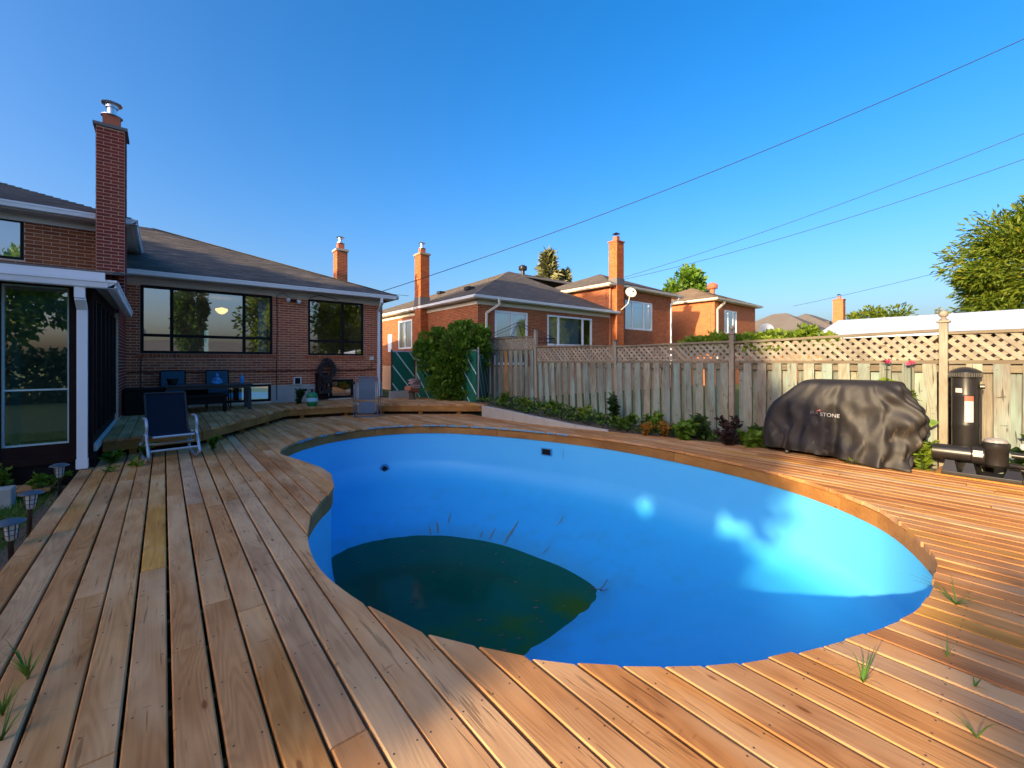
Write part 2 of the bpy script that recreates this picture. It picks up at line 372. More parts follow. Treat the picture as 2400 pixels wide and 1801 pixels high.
def water_mat():
    m, t, b = newmat('murky green water'); g = t.nodes.new('ShaderNodeNewGeometry'); P = g.outputs['Position']
    nz = noise(t, P, .7, 3, .6)
    c = mixc(t, ramp(t, nz, [(.35, (0,0,0)), (.65, (1,1,1))]), (.002, .095, .052), (.004, .12, .065))
    sp = t.nodes.new('ShaderNodeSeparateXYZ'); t.links.new(P, sp.inputs[0]); al = t.nodes.new('ShaderNodeMapRange'); al.inputs[1].default_value = 5.35; al.inputs[2].default_value = 4.9; t.links.new(mathn(t, 'ADD', sp.outputs[1], mathn(t, 'MULTIPLY', sp.outputs[0], .28)), al.inputs[0])
    c = mixc(t, mathn(t, 'MULTIPLY', al.outputs[0], ramp(t, noise(t, P, 1.6, 5, .65), [(.36, (0,0,0)), (.55, (.95,.95,.95))])), c, (.035, .12, .006))
    t.links.new(c, b.inputs['Base Color']); b.inputs['Roughness'].default_value = .10; b.inputs['IOR'].default_value = 1.33; b.inputs['Specular IOR Level'].default_value = .12
    tr = t.nodes.new('ShaderNodeBsdfTransparent'); tr.inputs[0].default_value = (.05, .75, .55, 1)
    mx = t.nodes.new('ShaderNodeMixShader'); mx.inputs[0].default_value = .22
    t.links.new(b.outputs[0], mx.inputs[1]); t.links.new(tr.outputs[0], mx.inputs[2]); t.links.new(mx.outputs[0], t.nodes['Material Output'].inputs[0])
    bump(t, b, noise(t, P, 5, 2), .04, .02)
    return m
M['water'] = water_mat()
def ground_mat():
    m, t, b = newmat('lawn and soil'); g = t.nodes.new('ShaderNodeNewGeometry'); P = g.outputs['Position']
    a = noise(t, P, 1.4, 4); f = noise(t, P, 30, 4)
    c = mixc(t, a, (.07, .12, .03), (.13, .17, .05)); c = mixc(t, mathn(t, 'MULTIPLY', f, .5), c, (.06, .045, .025))
    t.links.new(c, b.inputs['Base Color']); b.inputs['Roughness'].default_value = 1; bump(t, b, f, .8, .03); b.inputs['Specular IOR Level'].default_value = .1
    return m
M['ground'] = ground_mat()
M['soil'] = plain('brown soil', (.13, .095, .065), 1, var=.5, scale=25, bmp=.8)

# ------------------------------------------------------------------ pool outline (metres, deck frame)
RIM = [(1.42,7.55),(1.84,8.33),(2.5,8.86),(3.25,9.1),(3.95,9.07),(4.55,8.80),(5.15,8.22),(5.75,7.10),(6.12,6.05),(6.35,5.1),(6.42,4.2),(6.36,3.2),(6.20,2.35),(5.92,1.66),(5.50,1.08),(5.05,.74),(4.38,.46),(3.87,.40),(3.37,.41),(2.95,.52),(2.45,.71),(2.04,.91),(1.71,1.16),(1.42,1.45),(1.2,1.76),(1.03,2.07),(.91,2.5),(.84,2.95),(.84,3.3),(.90,3.7),(1.02,4.15),(1.24,4.60),(1.46,4.95),(1.62,5.45),(1.66,5.9),(1.60,6.4),(1.49,6.95)]
def smooth_closed(pts, per=4):
    n = len(pts); o = []
    for i in range(n):
        p0, p1, p2, p3 = [np.array(pts[(i+k-1) % n], float) for k in range(4)]
        for j in range(per):
            t = j/per
            o.append(tuple(.5*((2*p1) + (-p0+p2)*t + (2*p0-5*p1+4*p2-p3)*t*t + (-p0+3*p1-3*p2+p3)*t**3)))
    return o
RIMS = smooth_closed(RIM, 4)
PC = (3.45, 4.3)
def offset(poly, d):
    """positive = outward, polygon ordered either way"""
    n = len(poly); A = sum(poly[i][0]*poly[(i+1) % n][1]-poly[(i+1) % n][0]*poly[i][1] for i in range(n)); s = 1 if A > 0 else -1
    o = []
    for i in range(n):
        a = Vector(poly[i-1]); c = Vector(poly[(i+1) % n]); tdir = (c-a).normalized(); nrm = Vector((tdir.y, -tdir.x))*s
        o.append((poly[i][0]+nrm.x*d, poly[i][1]+nrm.y*d))
    return o
def ycuts(poly, x):
    ys = []; n = len(poly)
    for i in range(n):
        (x0, y0), (x1, y1) = poly[i], poly[(i+1) % n]
        if (x0 <= x < x1) or (x1 <= x < x0): ys.append(y0 + (y1-y0)*(x-x0)/(x1-x0))
    return sorted(ys)
WZ = -1.70
WATER = [(1.75,6.6),(2.19,7.15),(2.65,7.28),(3.18,7.17),(3.64,6.92),(4.02,6.53),(4.29,6.12),(4.47,5.68),(4.60,5.10),(4.68,4.65),(4.66,4.15),(4.56,3.78),(4.2,3.60),(3.71,3.55),(2.97,3.46),(2.3,3.4),(1.6,3.3),(1.05,3.2),(1.0,3.9),(1.4,4.7),(1.75,5.5)]
WATER = smooth_closed(WATER, 3)
WN = np.array(WATER)
def sdist(x, y):
    a = WN; b = np.roll(WN, -1, 0); p = np.array((x, y)); ab = b-a; t = np.clip(((p-a)*ab).sum(1)/(ab**2).sum(1), 0, 1)
    d = np.sqrt((((a+ab*t[:, None])-p)**2).sum(1)).min()
    ins = False
    for i in range(len(a)):
        x0, y0 = a[i]; x1, y1 = b[i]
        if (y0 > y) != (y1 > y) and x < (x1-x0)*(y-y0)/(y1-y0)+x0: ins = not ins
    return -d if ins else d

# ------------------------------------------------------------------ ground, pool shell, water
GZ = -0.20
def ground():
    hole = offset(RIMS, .10); n = len(hole); b = MB(); vs = []; fs = []
    rad = [1.0, None]
    for p in hole: vs.append((p[0], p[1], GZ))
    for rr in (9, 30, 120, 900):
        for p in hole:
            d = Vector((p[0]-PC[0], p[1]-PC[1])).normalized(); vs.append((PC[0]+d.x*rr, PC[1]+d.y*rr, GZ))
    for k in range(4):
        for i in range(n): fs.append((k*n+i, k*n+(i+1) % n, (k+1)*n+(i+1) % n, (k+1)*n+i))
    o = b.add(vs, fs).build('ground', M['ground'], kind='structure'); return o
ground()
def pool():
    root = thing('swimming_pool', (PC[0], PC[1], 0), kind='structure')
    L = offset(RIMS, .035); n = len(L); cx, cy = PC
    zs = [-.17, -.4, -.6, -.79]
    vs = []; fs = []
    for z in zs:
        for p in L: vs.append((p[0]-cx, p[1]-cy, z))
    K = 26
    def fz(x, y, fr):
        sd = sdist(x, y); z = WZ + .30*sd if sd > 0 else WZ + .55*sd
        z = min(-1.14, max(-2.35, z)); 
        u_ = min(1, max(0, (fr-.86)/.14)); w_ = 1-math.sqrt(max(0, 1-u_*u_)); return z*(1-w_) - .80*w_
    for k in range(K+1):
        fr = 1 - k/K*0.97
        fr = 1-(k/K)**2.0*.97
        for p in L:
            x = cx+(p[0]-cx)*fr; y = cy+(p[1]-cy)*fr
            vs.append((x-cx, y-cy, fz(x, y, fr)))
    rings = len(zs)+K+1
    for r in range(rings-1):
        for i in range(n): fs.append((r*n+i, r*n+(i+1) % n, (r+1)*n+(i+1) % n, (r+1)*n+i))
    fs.append(tuple((rings-1)*n+i for i in range(n)))
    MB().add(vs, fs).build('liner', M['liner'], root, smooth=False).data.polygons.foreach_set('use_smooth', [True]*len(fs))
    # skirt boards bent round the rim
    S0 = offset(RIMS, .012); S1 = offset(RIMS, .033)
    i = 0
    segs = [14, 13, 15, 12, 14, 16, 13, 15, 13, 12, 11]
    si = 0
    while i < n:
        m = min(segs[si % len(segs)], n-i); si += 1; v = []; f = []
        for k in range(m+1):
            a = S0[(i+k) % n]; c = S1[(i+k) % n]; j = (i+k) % n
            if k == m:   # short of the next board: a visible joint
                a0, c0 = S0[(i+k-1) % n], S1[(i+k-1) % n]; a = (a0[0]+(a[0]-a0[0])*.965, a0[1]+(a[1]-a0[1])*.965); c = (c0[0]+(c[0]-c0[0])*.965, c0[1]+(c[1]-c0[1])*.965)
            v += [(a[0]-cx, a[1]-cy, -.052), (a[0]-cx, a[1]-cy, -.20), (c[0]-cx, c[1]-cy, -.20), (c[0]-cx, c[1]-cy, -.052)]
        for k in range(m):
            for q in range(4): f.append((k*4+q, k*4+(q+1) % 4, (k+1)*4+(q+1) % 4, (k+1)*4+q))
        f += [(0, 1, 2, 3), (m*4+3, m*4+2, m*4+1, m*4)]
        MB().add(v, f).build('skirt_board', M['skirt'], root); i += m
    # fittings
    ret = thing('skimmer_tmp') if False else None
    b = MB(); c = Vector((5.98, 6.4, -.32))
    def wallpt(i, z, off=.0):
        p = Vector(offset(RIMS, .035)[i % n]); q = Vector(offset(RIMS, .035)[(i+1) % n]); t = (q-p).normalized(); nn = Vector((PC[0]-p.x, PC[1]-p.y)); nn = (nn - t*nn.dot(t)).normalized()
        return Vector((p.x+nn.x*off-cx, p.y+nn.y*off-cy, z)), Vector((t.x, t.y, 0)), Vector((nn.x, nn.y, 0))
    def nearest(px, py): return min(range(n), key=lambda k: (L[k][0]-px)**2+(L[k][1]-py)**2)
    p, t, nn = wallpt(nearest(6.02, 6.35), -.42, .004)
    m = Matrix((t, nn, Vector((0, 0, 1)))).transposed().to_4x4(); m.translation = p
    MB().mbox(m, .26, .022, .15).build('skimmer_frame', M['bluepot'], root)
    m2 = m.copy(); m2.translation = p + nn*.012
    MB().mbox(m2, .19, .02, .11).build('skimmer_mouth', M['black'], root)
    m3 = m.copy(); m3.translation = p + t*.38 + nn*-.01
    MB().mbox(m3, .012, .03, .2).build('liner_crease', M['cut_end'], root)
    p, t, nn = wallpt(nearest(3.72, 9.12), -.93, .06)
    q = nn.to_track_quat('Z', 'Y').to_matrix().to_4x4(); q.translation = p
    def disc(r0, r1, h):
        bb = MB().lathe([(r0, 0), (r0, h), (r1, h), (r1, h*.3)]); bb.v = [tuple(q @ Vector(v)) for v in bb.v]; return bb
    disc(.10, .06, .03).build('return_ring', M['bluepot'], root, smooth=True)
    disc(.055, .03, .05).build('return_jet', M['plastic'], root, smooth=True)
    # peeled streaks on the slope just above the water
    for px_, py_, dx_, dy_, L_, w_ in ((3.72, 6.86, .12, .30, .26, .022), (3.84, 6.80, .14, .30, .34, .035), (4.28, 6.16, .35, .22, .22, .02), (4.40, 6.02, .35, .2, .30, .03), (4.50, 5.72, .4, .2, .62, .035), (4.1, 6.9, .25, .3, .4, .022), (4.72, 5.0, .4, .05, .2, .018), (5.35, 5.3, .3, .1, .3, .02)):
        d_ = Vector((dx_, dy_)).normalized(); s_ = Vector((-d_.y, d_.x)); rr_ = random.Random(int(px_*100)); v = []; K_ = 9
        for k in range(K_+1):
            f = k/K_; ww = w_*(.25+.9*math.sin(math.pi*min(1, f*1.02+.02)))*rr_.uniform(.6, 1.2); wob = rr_.uniform(-.008, .008)
            for q in (-1, 1):
                x_ = px_+d_.x*L_*f+s_.x*(q*ww*.5+wob); y_ = py_+d_.y*L_*f+s_.y*(q*ww*.5+wob); v.append((x_-cx, y_-cy, fz(x_, y_, .5)+.012))
        MB().add(v, [(2*k, 2*k+1, 2*k+3, 2*k+2) for k in range(K_)]).build('peeled_patch', M['peel'], root, fixn=False)
    # dirt: leaves and twigs lying in the pool
    return root
pool()
wv = [(x, y, WZ) for x, y in WATER]
# water sheet runs a little under the liner so no gap shows
W2 = offset(WATER, .25)
o = MB().add([(x, y, WZ) for x, y in W2], [tuple(range(len(W2)))]).build('water', M['water'], kind='structure')

# ------------------------------------------------------------------ deck boards
PLAT = [(-.70, 8.72), (.50, 8.92), (2.35, 11.68), (4.3, 11.42), (6.73, 9.45)]
def interp(poly, x):
    if x <= poly[0][0]: return poly[0][1]
    for (x0, y0), (x1, y1) in zip(poly, poly[1:]):
        if x <= x1: return y0+(y1-y0)*(x-x0)/(x1-x0)
    return poly[-1][1]
BACK = [(-.9, 8.15), (-.72, 8.2), (-.70, 9.1), (.50, 9.3), (2.35, 12.05), (4.3, 11.8), (6.53, 9.9)]
def deck_back(x):
    y = interp(BACK, x)
    if x > 6.5: y = min(y, 9.2)
    if x > 6.53: y = min(y, 7.35 - (x-6.53)*3.2)
    if x > 7.0: y = 5.8-(x-7.0)*4.2
    return y
RIM_OUT = RIMS
def board_mesh(x0, x1, ya0, ya1, yb0, yb1, z0, z1, name, mat, parent, tilt=0, **kw):
    """board from y=ya (left/right edge ya0, ya1) to y=yb"""
    b = MB(); c = .006
    vs = [(x0, ya0, z0), (x1, ya1, z0), (x1, yb1, z0), (x0, yb0, z0),
          (x0, ya0, z1-c), (x1, ya1, z1-c), (x1, yb1, z1-c), (x0, yb0, z1-c),
          (x0+c, ya0+(ya1-ya0)*.04+.002, z1+tilt), (x1-c, ya1+(ya0-ya1)*.04+.002, z1-tilt), (x1-c, yb1+(yb0-yb1)*.04-.002, z1-tilt), (x0+c, yb0+(yb1-yb0)*.04-.002, z1+tilt)]
    fs = [(0,3,2,1), (8,9,10,11), (0,1,5,4), (1,2,6,5), (2,3,7,6), (3,0,4,7), (4,5,9,8), (5,6,10,9), (6,7,11,10), (7,4,8,11)]
    b.add(vs, fs); return b.build(name, mat, parent, fixn=False, **kw)
deck = thing('deck', kind='structure')
PITCH = .1485; x = -.862; k = 0
rnd = random.Random(11)
nb = 0
while x < 7.72:
    wdt = PITCH-.009 - rnd.random()*.005
    gap = .002*rnd.random()
    x0 = x+gap; x1 = x+wdt
    y_end0, y_end1 = deck_back(x0), deck_back(x1)
    c0, c1 = ycuts(RIM_OUT, x0), ycuts(RIM_OUT, x1)
    y_start = -3.2
    ints = []; extra = None
    if len(c0) != len(c1):
        lg, sh, side = (c0, c1, 0) if len(c0) > len(c1) else (c1, c0, 1)
        best = min(range(len(lg)-1), key=lambda i: sum(abs(p-q) for p, q in zip(lg[:i]+lg[i+2:], sh)) + (lg[i+1]-lg[i])*.01)
        p_, q_ = lg[best], lg[best+1]
        curve = sorted([pt for pt in RIM_OUT if x0 < pt[0] < x1 and p_-.02 < pt[1] < q_+.02], key=lambda pt: pt[1])
        extra = (best % 2, side, p_, q_, curve); lg2 = lg[:best]+lg[best+2:]
        if side == 0: c0 = lg2
        else: c1 = lg2
    prev = (y_start, y_start)
    for q in range(0, len(c0)-1, 2):
        ints.append((prev, (c0[q], c1[q]))); prev = (c0[q+1], c1[q+1])
    ints.append((prev, (y_end0, y_end1)))
    if extra and extra[0] == 1:    # a tongue of deck bounded by the curve
        _, side, p_, q_, curve = extra; xe = x0 if side == 0 else x1
        poly = [(xe, p_)]+curve+[(xe, q_)]
        if len(poly) > 2: MB().prism(poly if side == 0 else poly[::-1], -.04, 0).build('deck_board', M['deck'], deck)
    for (s0, s1), (e0, e1) in ints:
        lo = max(s0, s1); hi = min(e0, e1)
        if hi-lo < .04: continue
        # sawn ends stick out over the pool by a few millimetres to centimetres
        if abs(s0-y_start) > .01: d = rnd.uniform(.0, .022); s0 -= d; s1 -= d
        if abs(e0-y_end0) > .01: d = rnd.uniform(-.004, .022); e0 += d; e1 += d
        cuts = []
        y = lo + rnd.uniform(1.4, 4.6)
        if lo < -3: y = rnd.choice([-.6, .4, 1.3, 2.2, 3.1])+rnd.uniform(-.25, .4)
        while y < hi-.7:
            if not (extra and extra[0] == 0 and extra[2]-.15 < y < extra[3]+.15): cuts.append(y)
            y += rnd.choice([2.44, 3.05, 3.66, 4.27])+rnd.uniform(-.2, .2)
        pts = [(s0, s1)] + [(c, c) for c in cuts] + [(e0, e1)]
        for q in range(len(pts)-1):
            a, bb = pts[q], pts[q+1]
            ga = .0035 if q > 0 else 0; gb = .0015 if q < len(pts)-2 else 0
            if extra and extra[0] == 0 and a[0] < extra[2] and bb[0] > extra[3]:
                _, side, p_, q_, curve = extra
                if side == 1: poly = [(x0, a[0]+ga), (x1, a[1]+ga), (x1, p_)]+curve+[(x1, q_), (x1, bb[1]-gb), (x0, bb[0]-gb)]
                else: poly = [(x0, a[0]+ga), (x1, a[1]+ga), (x1, bb[1]-gb), (x0, bb[0]-gb), (x0, q_)]+curve[::-1]+[(x0, p_)]
                MB().prism(poly, -.04, 0).build('deck_board', M['deck'], deck); continue
            dz = rnd.uniform(-.002, .002); dx = rnd.uniform(-.0018, .0018)
            board_mesh(x0+dx, x1+dx, a[0]+ga, a[1]+ga, bb[0]-gb, bb[1]-gb, -.040+dz, dz, 'deck_board', M['deck'], deck, tilt=rnd.uniform(-.0008, .0008)); nb += 1
    x += PITCH; k += 1
# blue painted cut ends on the far rim
be = MB(); n = len(RIMS); O = offset(RIMS, -.026)
for i in range(n):
    p, q = O[i], O[(i+1) % n]
    mx, my = (p[0]+q[0])/2, (p[1]+q[1])/2
    if my > 5.6 and mx > 1.85 and rnd.random() < .85:
        t = Vector((q[0]-p[0], q[1]-p[1], 0)); L = t.length; t.normalize(); m = Matrix((t, Vector((-t.y, t.x, 0)), Vector((0, 0, 1)))).transposed().to_4x4(); m.translation = (mx, my, -.021)
        be.mbox(m, L*rnd.uniform(.7, .97), .006, .034)
be.build('painted_edge', M['cut_end'], deck, kind='stuff')
# joists under the deck, seen in the gaps and at the left edge
j = MB()
for yy in np.arange(-3, 8.2, .406):
    for xa, xb in ([(-.84, .75)] if .5 < yy < 9 else [(-.84, 7.6)]): j.box(xa, yy-.019, -.19, xb, yy+.019, -.043)
j.box(-.855, -3.2, -.19, -.83, 8.1, -.043)
j.build('joist', M['skirt'], deck)

# ------------------------------------------------------------------ raised deck along the house
PZ = .27
rd = thing('raised_deck', (0, 0, 0), kind='structure')
x = -.69; rr = random.Random(5)
while x < 6.9:
    x0, x1 = x, x+PITCH-.009
    s0, s1 = interp(PLAT, x0), interp(PLAT, x1)
    if x > 5.5: e0 = e1 = 12.86
    else: e0 = e1 = 13.47
    if x > 6.35: e0 = e1 = 12.86-(x-6.35)*4.4
    if x1 > 6.9: break
    if e0-max(s0, s1) > .15:
        cut = max(s0, s1)+rr.uniform(.8, 2.6)
        if cut < e0-.6:
            board_mesh(x0, x1, s0-.03, s1-.03, cut-.002, cut-.002, PZ-.04, PZ, 'deck_board', M['deck'], rd)
            board_mesh(x0, x1, cut+.002, cut+.002, e0, e1, PZ-.04, PZ+.0015, 'deck_board', M['deck'], rd)
        else: board_mesh(x0, x1, s0-.03, s1-.03, e0, e1, PZ-.04, PZ, 'deck_board', M['deck'], rd)
    x += PITCH
for (ax, ay), (bx, by) in zip(PLAT, PLAT[1:]):
    a = Vector((ax, ay, PZ-.045-.07)); c = Vector((bx, by, PZ-.045-.07)); d = (c-a).normalized()
    L = (c-a).length; cuts = [0, L] if L < 2.5 else [0, L*.55, L]
    for u0, u1 in zip(cuts, cuts[1:]): MB().bar(a+d*(u0+.002), a+d*(u1-.002), .038, .14).build('fascia_board', M['fascia'], rd)
    s = .35
    while s < L-.15:
        p = a+d*s+Vector((-d.y, d.x, 0))*.07
        MB().box(p.x-.045, p.y-.045, -.0, p.x+.045, p.y+.045, PZ-.05).build('support_post', M['fascia'], rd); s += 1.05
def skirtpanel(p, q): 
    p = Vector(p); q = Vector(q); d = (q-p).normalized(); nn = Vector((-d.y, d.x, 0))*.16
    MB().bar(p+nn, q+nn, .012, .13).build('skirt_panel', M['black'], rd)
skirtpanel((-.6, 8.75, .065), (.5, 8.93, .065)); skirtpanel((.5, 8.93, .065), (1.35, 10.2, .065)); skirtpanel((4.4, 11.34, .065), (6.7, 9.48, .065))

# ------------------------------------------------------------------ brickwork
def wallcore(b, o, u, nrm, ulen, z0, z1, th, openings):
    """o: start point (x, y), u: unit dir along wall, nrm: outward normal"""
    us = sorted({0, ulen, *[v for op in openings for v in (op[0], op[1])]}); us = [v for v in us if 0 <= v <= ulen]
    for a, c in zip(us, us[1:]):
        zs = sorted({z0, z1, *[v for op in openings if op[0] <= a and op[1] >= c for v in (op[2], op[3])]}); zs = [v for v in zs if z0 <= v <= z1]
        for e, f in zip(zs, zs[1:]):
            if any(op[0] <= a+1e-6 and op[1] >= c-1e-6 and op[2] <= e+1e-6 and op[3] >= f-1e-6 for op in openings): continue
            cs = [(o[0]+u[0]*s-nrm[0]*t, o[1]+u[1]*s-nrm[1]*t) for s, t in ((a, 0), (c, 0), (c, th), (a, th))]
            b.prism(cs, e, f)
def bricklist(o, u, nrm, ulen, z0, z1, openings=(), bl=.225, bh=.067, proud=.006, thick=.05, seed=0, header_every=0):
    rr = random.Random(seed); items = []; row = 0; z = z0
    ang = math.atan2(u[1], u[0])
    while z+bh*.9 <= z1+.01:
        s = -(bl*.5 if row % 2 else 0); 
        while s < ulen:
            a = max(s, 0)+.005; c = min(s+bl, ulen)-.005; s += bl
            if c-a < .03: continue
            segs = [(a, c)]
            for op in openings:
                if z+bh*.5 > op[2] and z+bh*.5 < op[3]:
                    ns = []
                    for p, q in segs:
                        if q <= op[0] or p >= op[1]: ns.append((p, q)); continue
                        if p < op[0]-.03: ns.append((p, op[0]-.004))
                        if q > op[1]+.03: ns.append((op[1]+.004, q))
                    segs = ns
            for p, q in segs:
                pr = proud+rr.uniform(-.0015, .0015); mid = (p+q)/2
                cx = o[0]+u[0]*mid+nrm[0]*(pr-thick/2); cy = o[1]+u[1]*mid+nrm[1]*(pr-thick/2)
                m = Matrix.Translation((cx, cy, z+bh/2)) @ Matrix.Rotation(ang, 4, 'Z')
                items.append((m, q-p, thick, bh-.013))
        z += bh; row += 1
    return items
def rowlock(o, u, nrm, a, c, z0, h=.10, step=.075, proud=.03):
    items = []; s = a; ang = math.atan2(u[1], u[0])
    while s < c-.02:
        mid = s+step/2; cx = o[0]+u[0]*mid+nrm[0]*(proud-.03); cy = o[1]+u[1]*mid+nrm[1]*(proud-.03)
        items.append((Matrix.Translation((cx, cy, z0+h/2)) @ Matrix.Rotation(ang, 4, 'Z'), step-.009, .06, h)); s += step
    return items

def shingle_plane(items, e0, e1, udir, vdir, poly_fn, vlen, row=.14, tab=.30, seed=0):
    """e0 origin on the eave, udir along the eave, vdir unit vector up the slope, poly_fn(v)->(u0,u1)"""
    rr = random.Random(seed); udir = Vector(udir).normalized(); vdir = Vector(vdir).normalized(); nn = udir.cross(vdir).normalized()
    if nn.z < 0: nn = -nn
    v = 0; k = 0
    while v < vlen:
        u0, u1 = poly_fn(v+row*.5)
        s = u0 - (k % 3)*tab/3 - rr.uniform(0, .02)
        while s < u1:
            a = max(s, u0); c = min(s+tab, u1); s += tab
            if c-a < .02: continue
            h = rr.uniform(.004, .009)
            o = Vector(e0)+udir*((a+c)/2)+vdir*(v+row/2+.008)+nn*(h/2+.002)
            tl = vdir - nn*.03; tl.normalize(); n2 = udir.cross(tl); n2 = n2 if n2.z > 0 else -n2
            m = Matrix((udir, tl, n2)).transposed().to_4x4(); m.translation = o
            items.append((m, c-a-.004, row+.016, h))
        v += row; k += 1

def window(parent, x0, x1, z0, z1, y, vs=(), hs=(), fw=.05, mat=None, glass=None, depth=.07, axis='x', sgn=1, sill=None, name='window', lowmat=None):
    """frame with panes as sub-parts; axis 'x' means the window lies along X at Y=y and faces -Y"""
    mat = mat or M['black']; glass = glass or M['glass']
    def bx(b, a, c, e, f, d0, d1):
        if axis == 'x': b.box(a, y+d0, e, c, y+d1, f)
        else: b.box(y+d0, a, e, y+d1, c, f)
    b = MB(); bx(b, x0, x1, z0, z0+fw, 0, depth); bx(b, x0, x1, z1-fw, z1, 0, depth)
    bx(b, x0, x0+fw, z0+fw, z1-fw, 0, depth); bx(b, x1-fw, x1, z0+fw, z1-fw, 0, depth)
    w2 = fw*.55
    for v in vs: bx(b, v-w2, v+w2, z0+fw, z1-fw, .004, depth-.004)
    xs = [x0+fw, *[q for v in vs for q in (v-w2, v+w2)], x1-fw]; zs = [z0+fw, *[q for h in hs for q in (h-w2, h+w2)], z1-fw]
    for h in hs:
        for i in range(0, len(xs), 2): bx(b, xs[i], xs[i+1], h-w2, h+w2, .006, depth-.006)
    fr = b.build(name, mat, parent)
    for i in range(0, len(xs), 2):
        for k in range(0, len(zs), 2):
            p = MB(); bx(p, xs[i], xs[i+1], zs[k], zs[k+1], depth*.5, depth*.5+.004); p.v = [tuple(q) for q in p.v]
            # one sheet only, so the glass is a single surface
            if axis == 'x': q = MB().add([(xs[i], y+depth*.5, zs[k]), (xs[i+1], y+depth*.5, zs[k]), (xs[i+1], y+depth*.5, zs[k+1]), (xs[i], y+depth*.5, zs[k+1])], [(0, 1, 2, 3)])
            else: q = MB().add([(y+depth*.5, xs[i], zs[k]), (y+depth*.5, xs[i+1], zs[k]), (y+depth*.5, xs[i+1], zs[k+1]), (y+depth*.5, xs[i], zs[k+1])], [(0, 3, 2, 1)])
            q.build('pane', glass, fr, fixn=False)
    return fr
def gutter(parent, pts, h=.11, d=.11, mat=None):
    """K-style gutter: list of 3D points at the outer top edge with outward normal"""
    mat = mat or M['white']
    for (p, q, nrm) in pts:
        p = Vector(p); q = Vector(q); nn = Vector((*nrm, 0)); dd = (q-p).normalized()
        prof = [(0, 0), (0, -.03), (-.012, -.035), (-.03, -h*.7), (-.035, -h), (-d, -h), (-d, 0), (-d+.006, 0), (-d+.006, -h+.008), (-.02, -h+.008), (-.008, -.01), (-.006, 0)]
        vs = []; n = len(prof)
        for e in (p-dd*0, q+dd*0):
            for a, z in prof: vs.append(e+nn*a+Vector((0, 0, z)))
        fs = [(i, (i+1) % n, n+(i+1) % n, n+i) for i in range(n)]+[tuple(range(n)), tuple(range(2*n-1, n-1, -1))]
        MB().add(vs, fs).build('gutter', mat, parent)

# ------------------------------------------------------------------ the main house
house = thing('brick_house', (2.0, 16.0, GZ), 'low brick house with long black framed windows behind the raised deck', 'house')
HO = Vector((2.0, 16.0, GZ))
class Off:
    """context: children of a thing whose coordinates are given in world space"""
def world(parent, o):
    o.matrix_parent_inverse = Matrix.Translation(parent.location).inverted(); return o
def wbuild(b, name, mat, parent, **kw): return world(parent, b.build(name, mat, parent, **kw))
def wpieces(name, parent, mat, items, limit=300, off=None):
    off = off or parent.location
    T = Matrix.Translation(-Vector(off)); wi = []
    items = sorted(items, key=lambda it: (it[0].translation - CAMP).length)
    me = unit_mesh(mat)
    for m, sx, sy, sz in items[:limit]:
        o = bpy.data.objects.new(name, me); COL.objects.link(o); o.parent = parent
        o.matrix_local = (T @ m) @ Matrix.Diagonal((sx, sy, sz, 1))
    if len(items) > limit:
        b = MB()
        for m, sx, sy, sz in items[limit:]: b.mbox(T @ m, sx, sy, sz)
        o = b.build(name+'s', mat, parent, fixn=False); o['kind'] = 'stuff'
# to keep coordinates simple every building's Empty sits at the origin of its own base corner and children carry world coordinates
def at_world(parent):
    """all direct mesh children built so far with world coordinates are shifted under the parent's transform"""
    inv = Matrix.Translation(parent.location).inverted()
    for c in list(bpy.data.objects):
        if c.parent == parent and not c.get('_w'):
            c.matrix_parent_inverse = inv; c['_w'] = 1
def cleanup(parent):
    for c in bpy.data.objects:
        if '_w' in c: del c['_w']

FX0, FX1, FY = -.72, 5.55, 13.5
u = (1, 0); nr = (0, -1)
ops = [(-.43-FX0, 2.37-FX0, 1.63, 3.27), (3.29-FX0, 4.93-FX0, 1.62, 3.27), (-.35-FX0, 2.33-FX0, .33, .80), (3.62-FX0, 4.62-FX0, .31, .89)]
b = MB(); wallcore(b, (FX0, FY), u, nr, FX1-FX0, GZ, 3.34, .22, ops)
b.prism([(FX1-.22, FY+.22), (FX1, FY+.22), (FX1, 24.6), (FX1-.22, 24.6)], GZ, 3.34)
b.build('wall', M['mortar'], house)
# foundation band proud of the wall, under the bricks
fb = MB()
for a, c in ((FX0, -.35), (2.33, 3.62), (4.62, FX1)): MB().box(a, FY-.012, GZ, c, FY-.001, .76).build('foundation', M['concrete'], house)
items = bricklist((FX0, FY), u, nr, FX1-FX0, .765, 3.28, [(a, c, e-(.10 if e > 1 else 0), f) for a, c, e, f in ops], seed=3)
items += bricklist((FX1, FY+.0), (0, 1), (1, 0), 6.0, .1, 3.3, seed=4)
items += rowlock((FX0, FY), u, nr, -.50-FX0, 2.45-FX0, 1.525)+rowlock((FX0, FY), u, nr, 3.2-FX0, 5.02-FX0, 1.515)
pieces('brick', house, M['brick'], items)
window(house, -.43, 2.37, 1.63, 3.27, FY+.0, vs=(.16, 1.69), hs=(2.07,), fw=.065)
window(house, 3.29, 4.93, 1.62, 3.27, FY+.0, vs=(4.29,), hs=(2.05,), fw=.06)
window(house, -.35, 2.33, .33, .80, FY+.02, vs=(.9, 1.72), fw=.06)
window(house, 3.62, 4.62, .31, .89, FY+.02, vs=(3.95,), fw=.07)
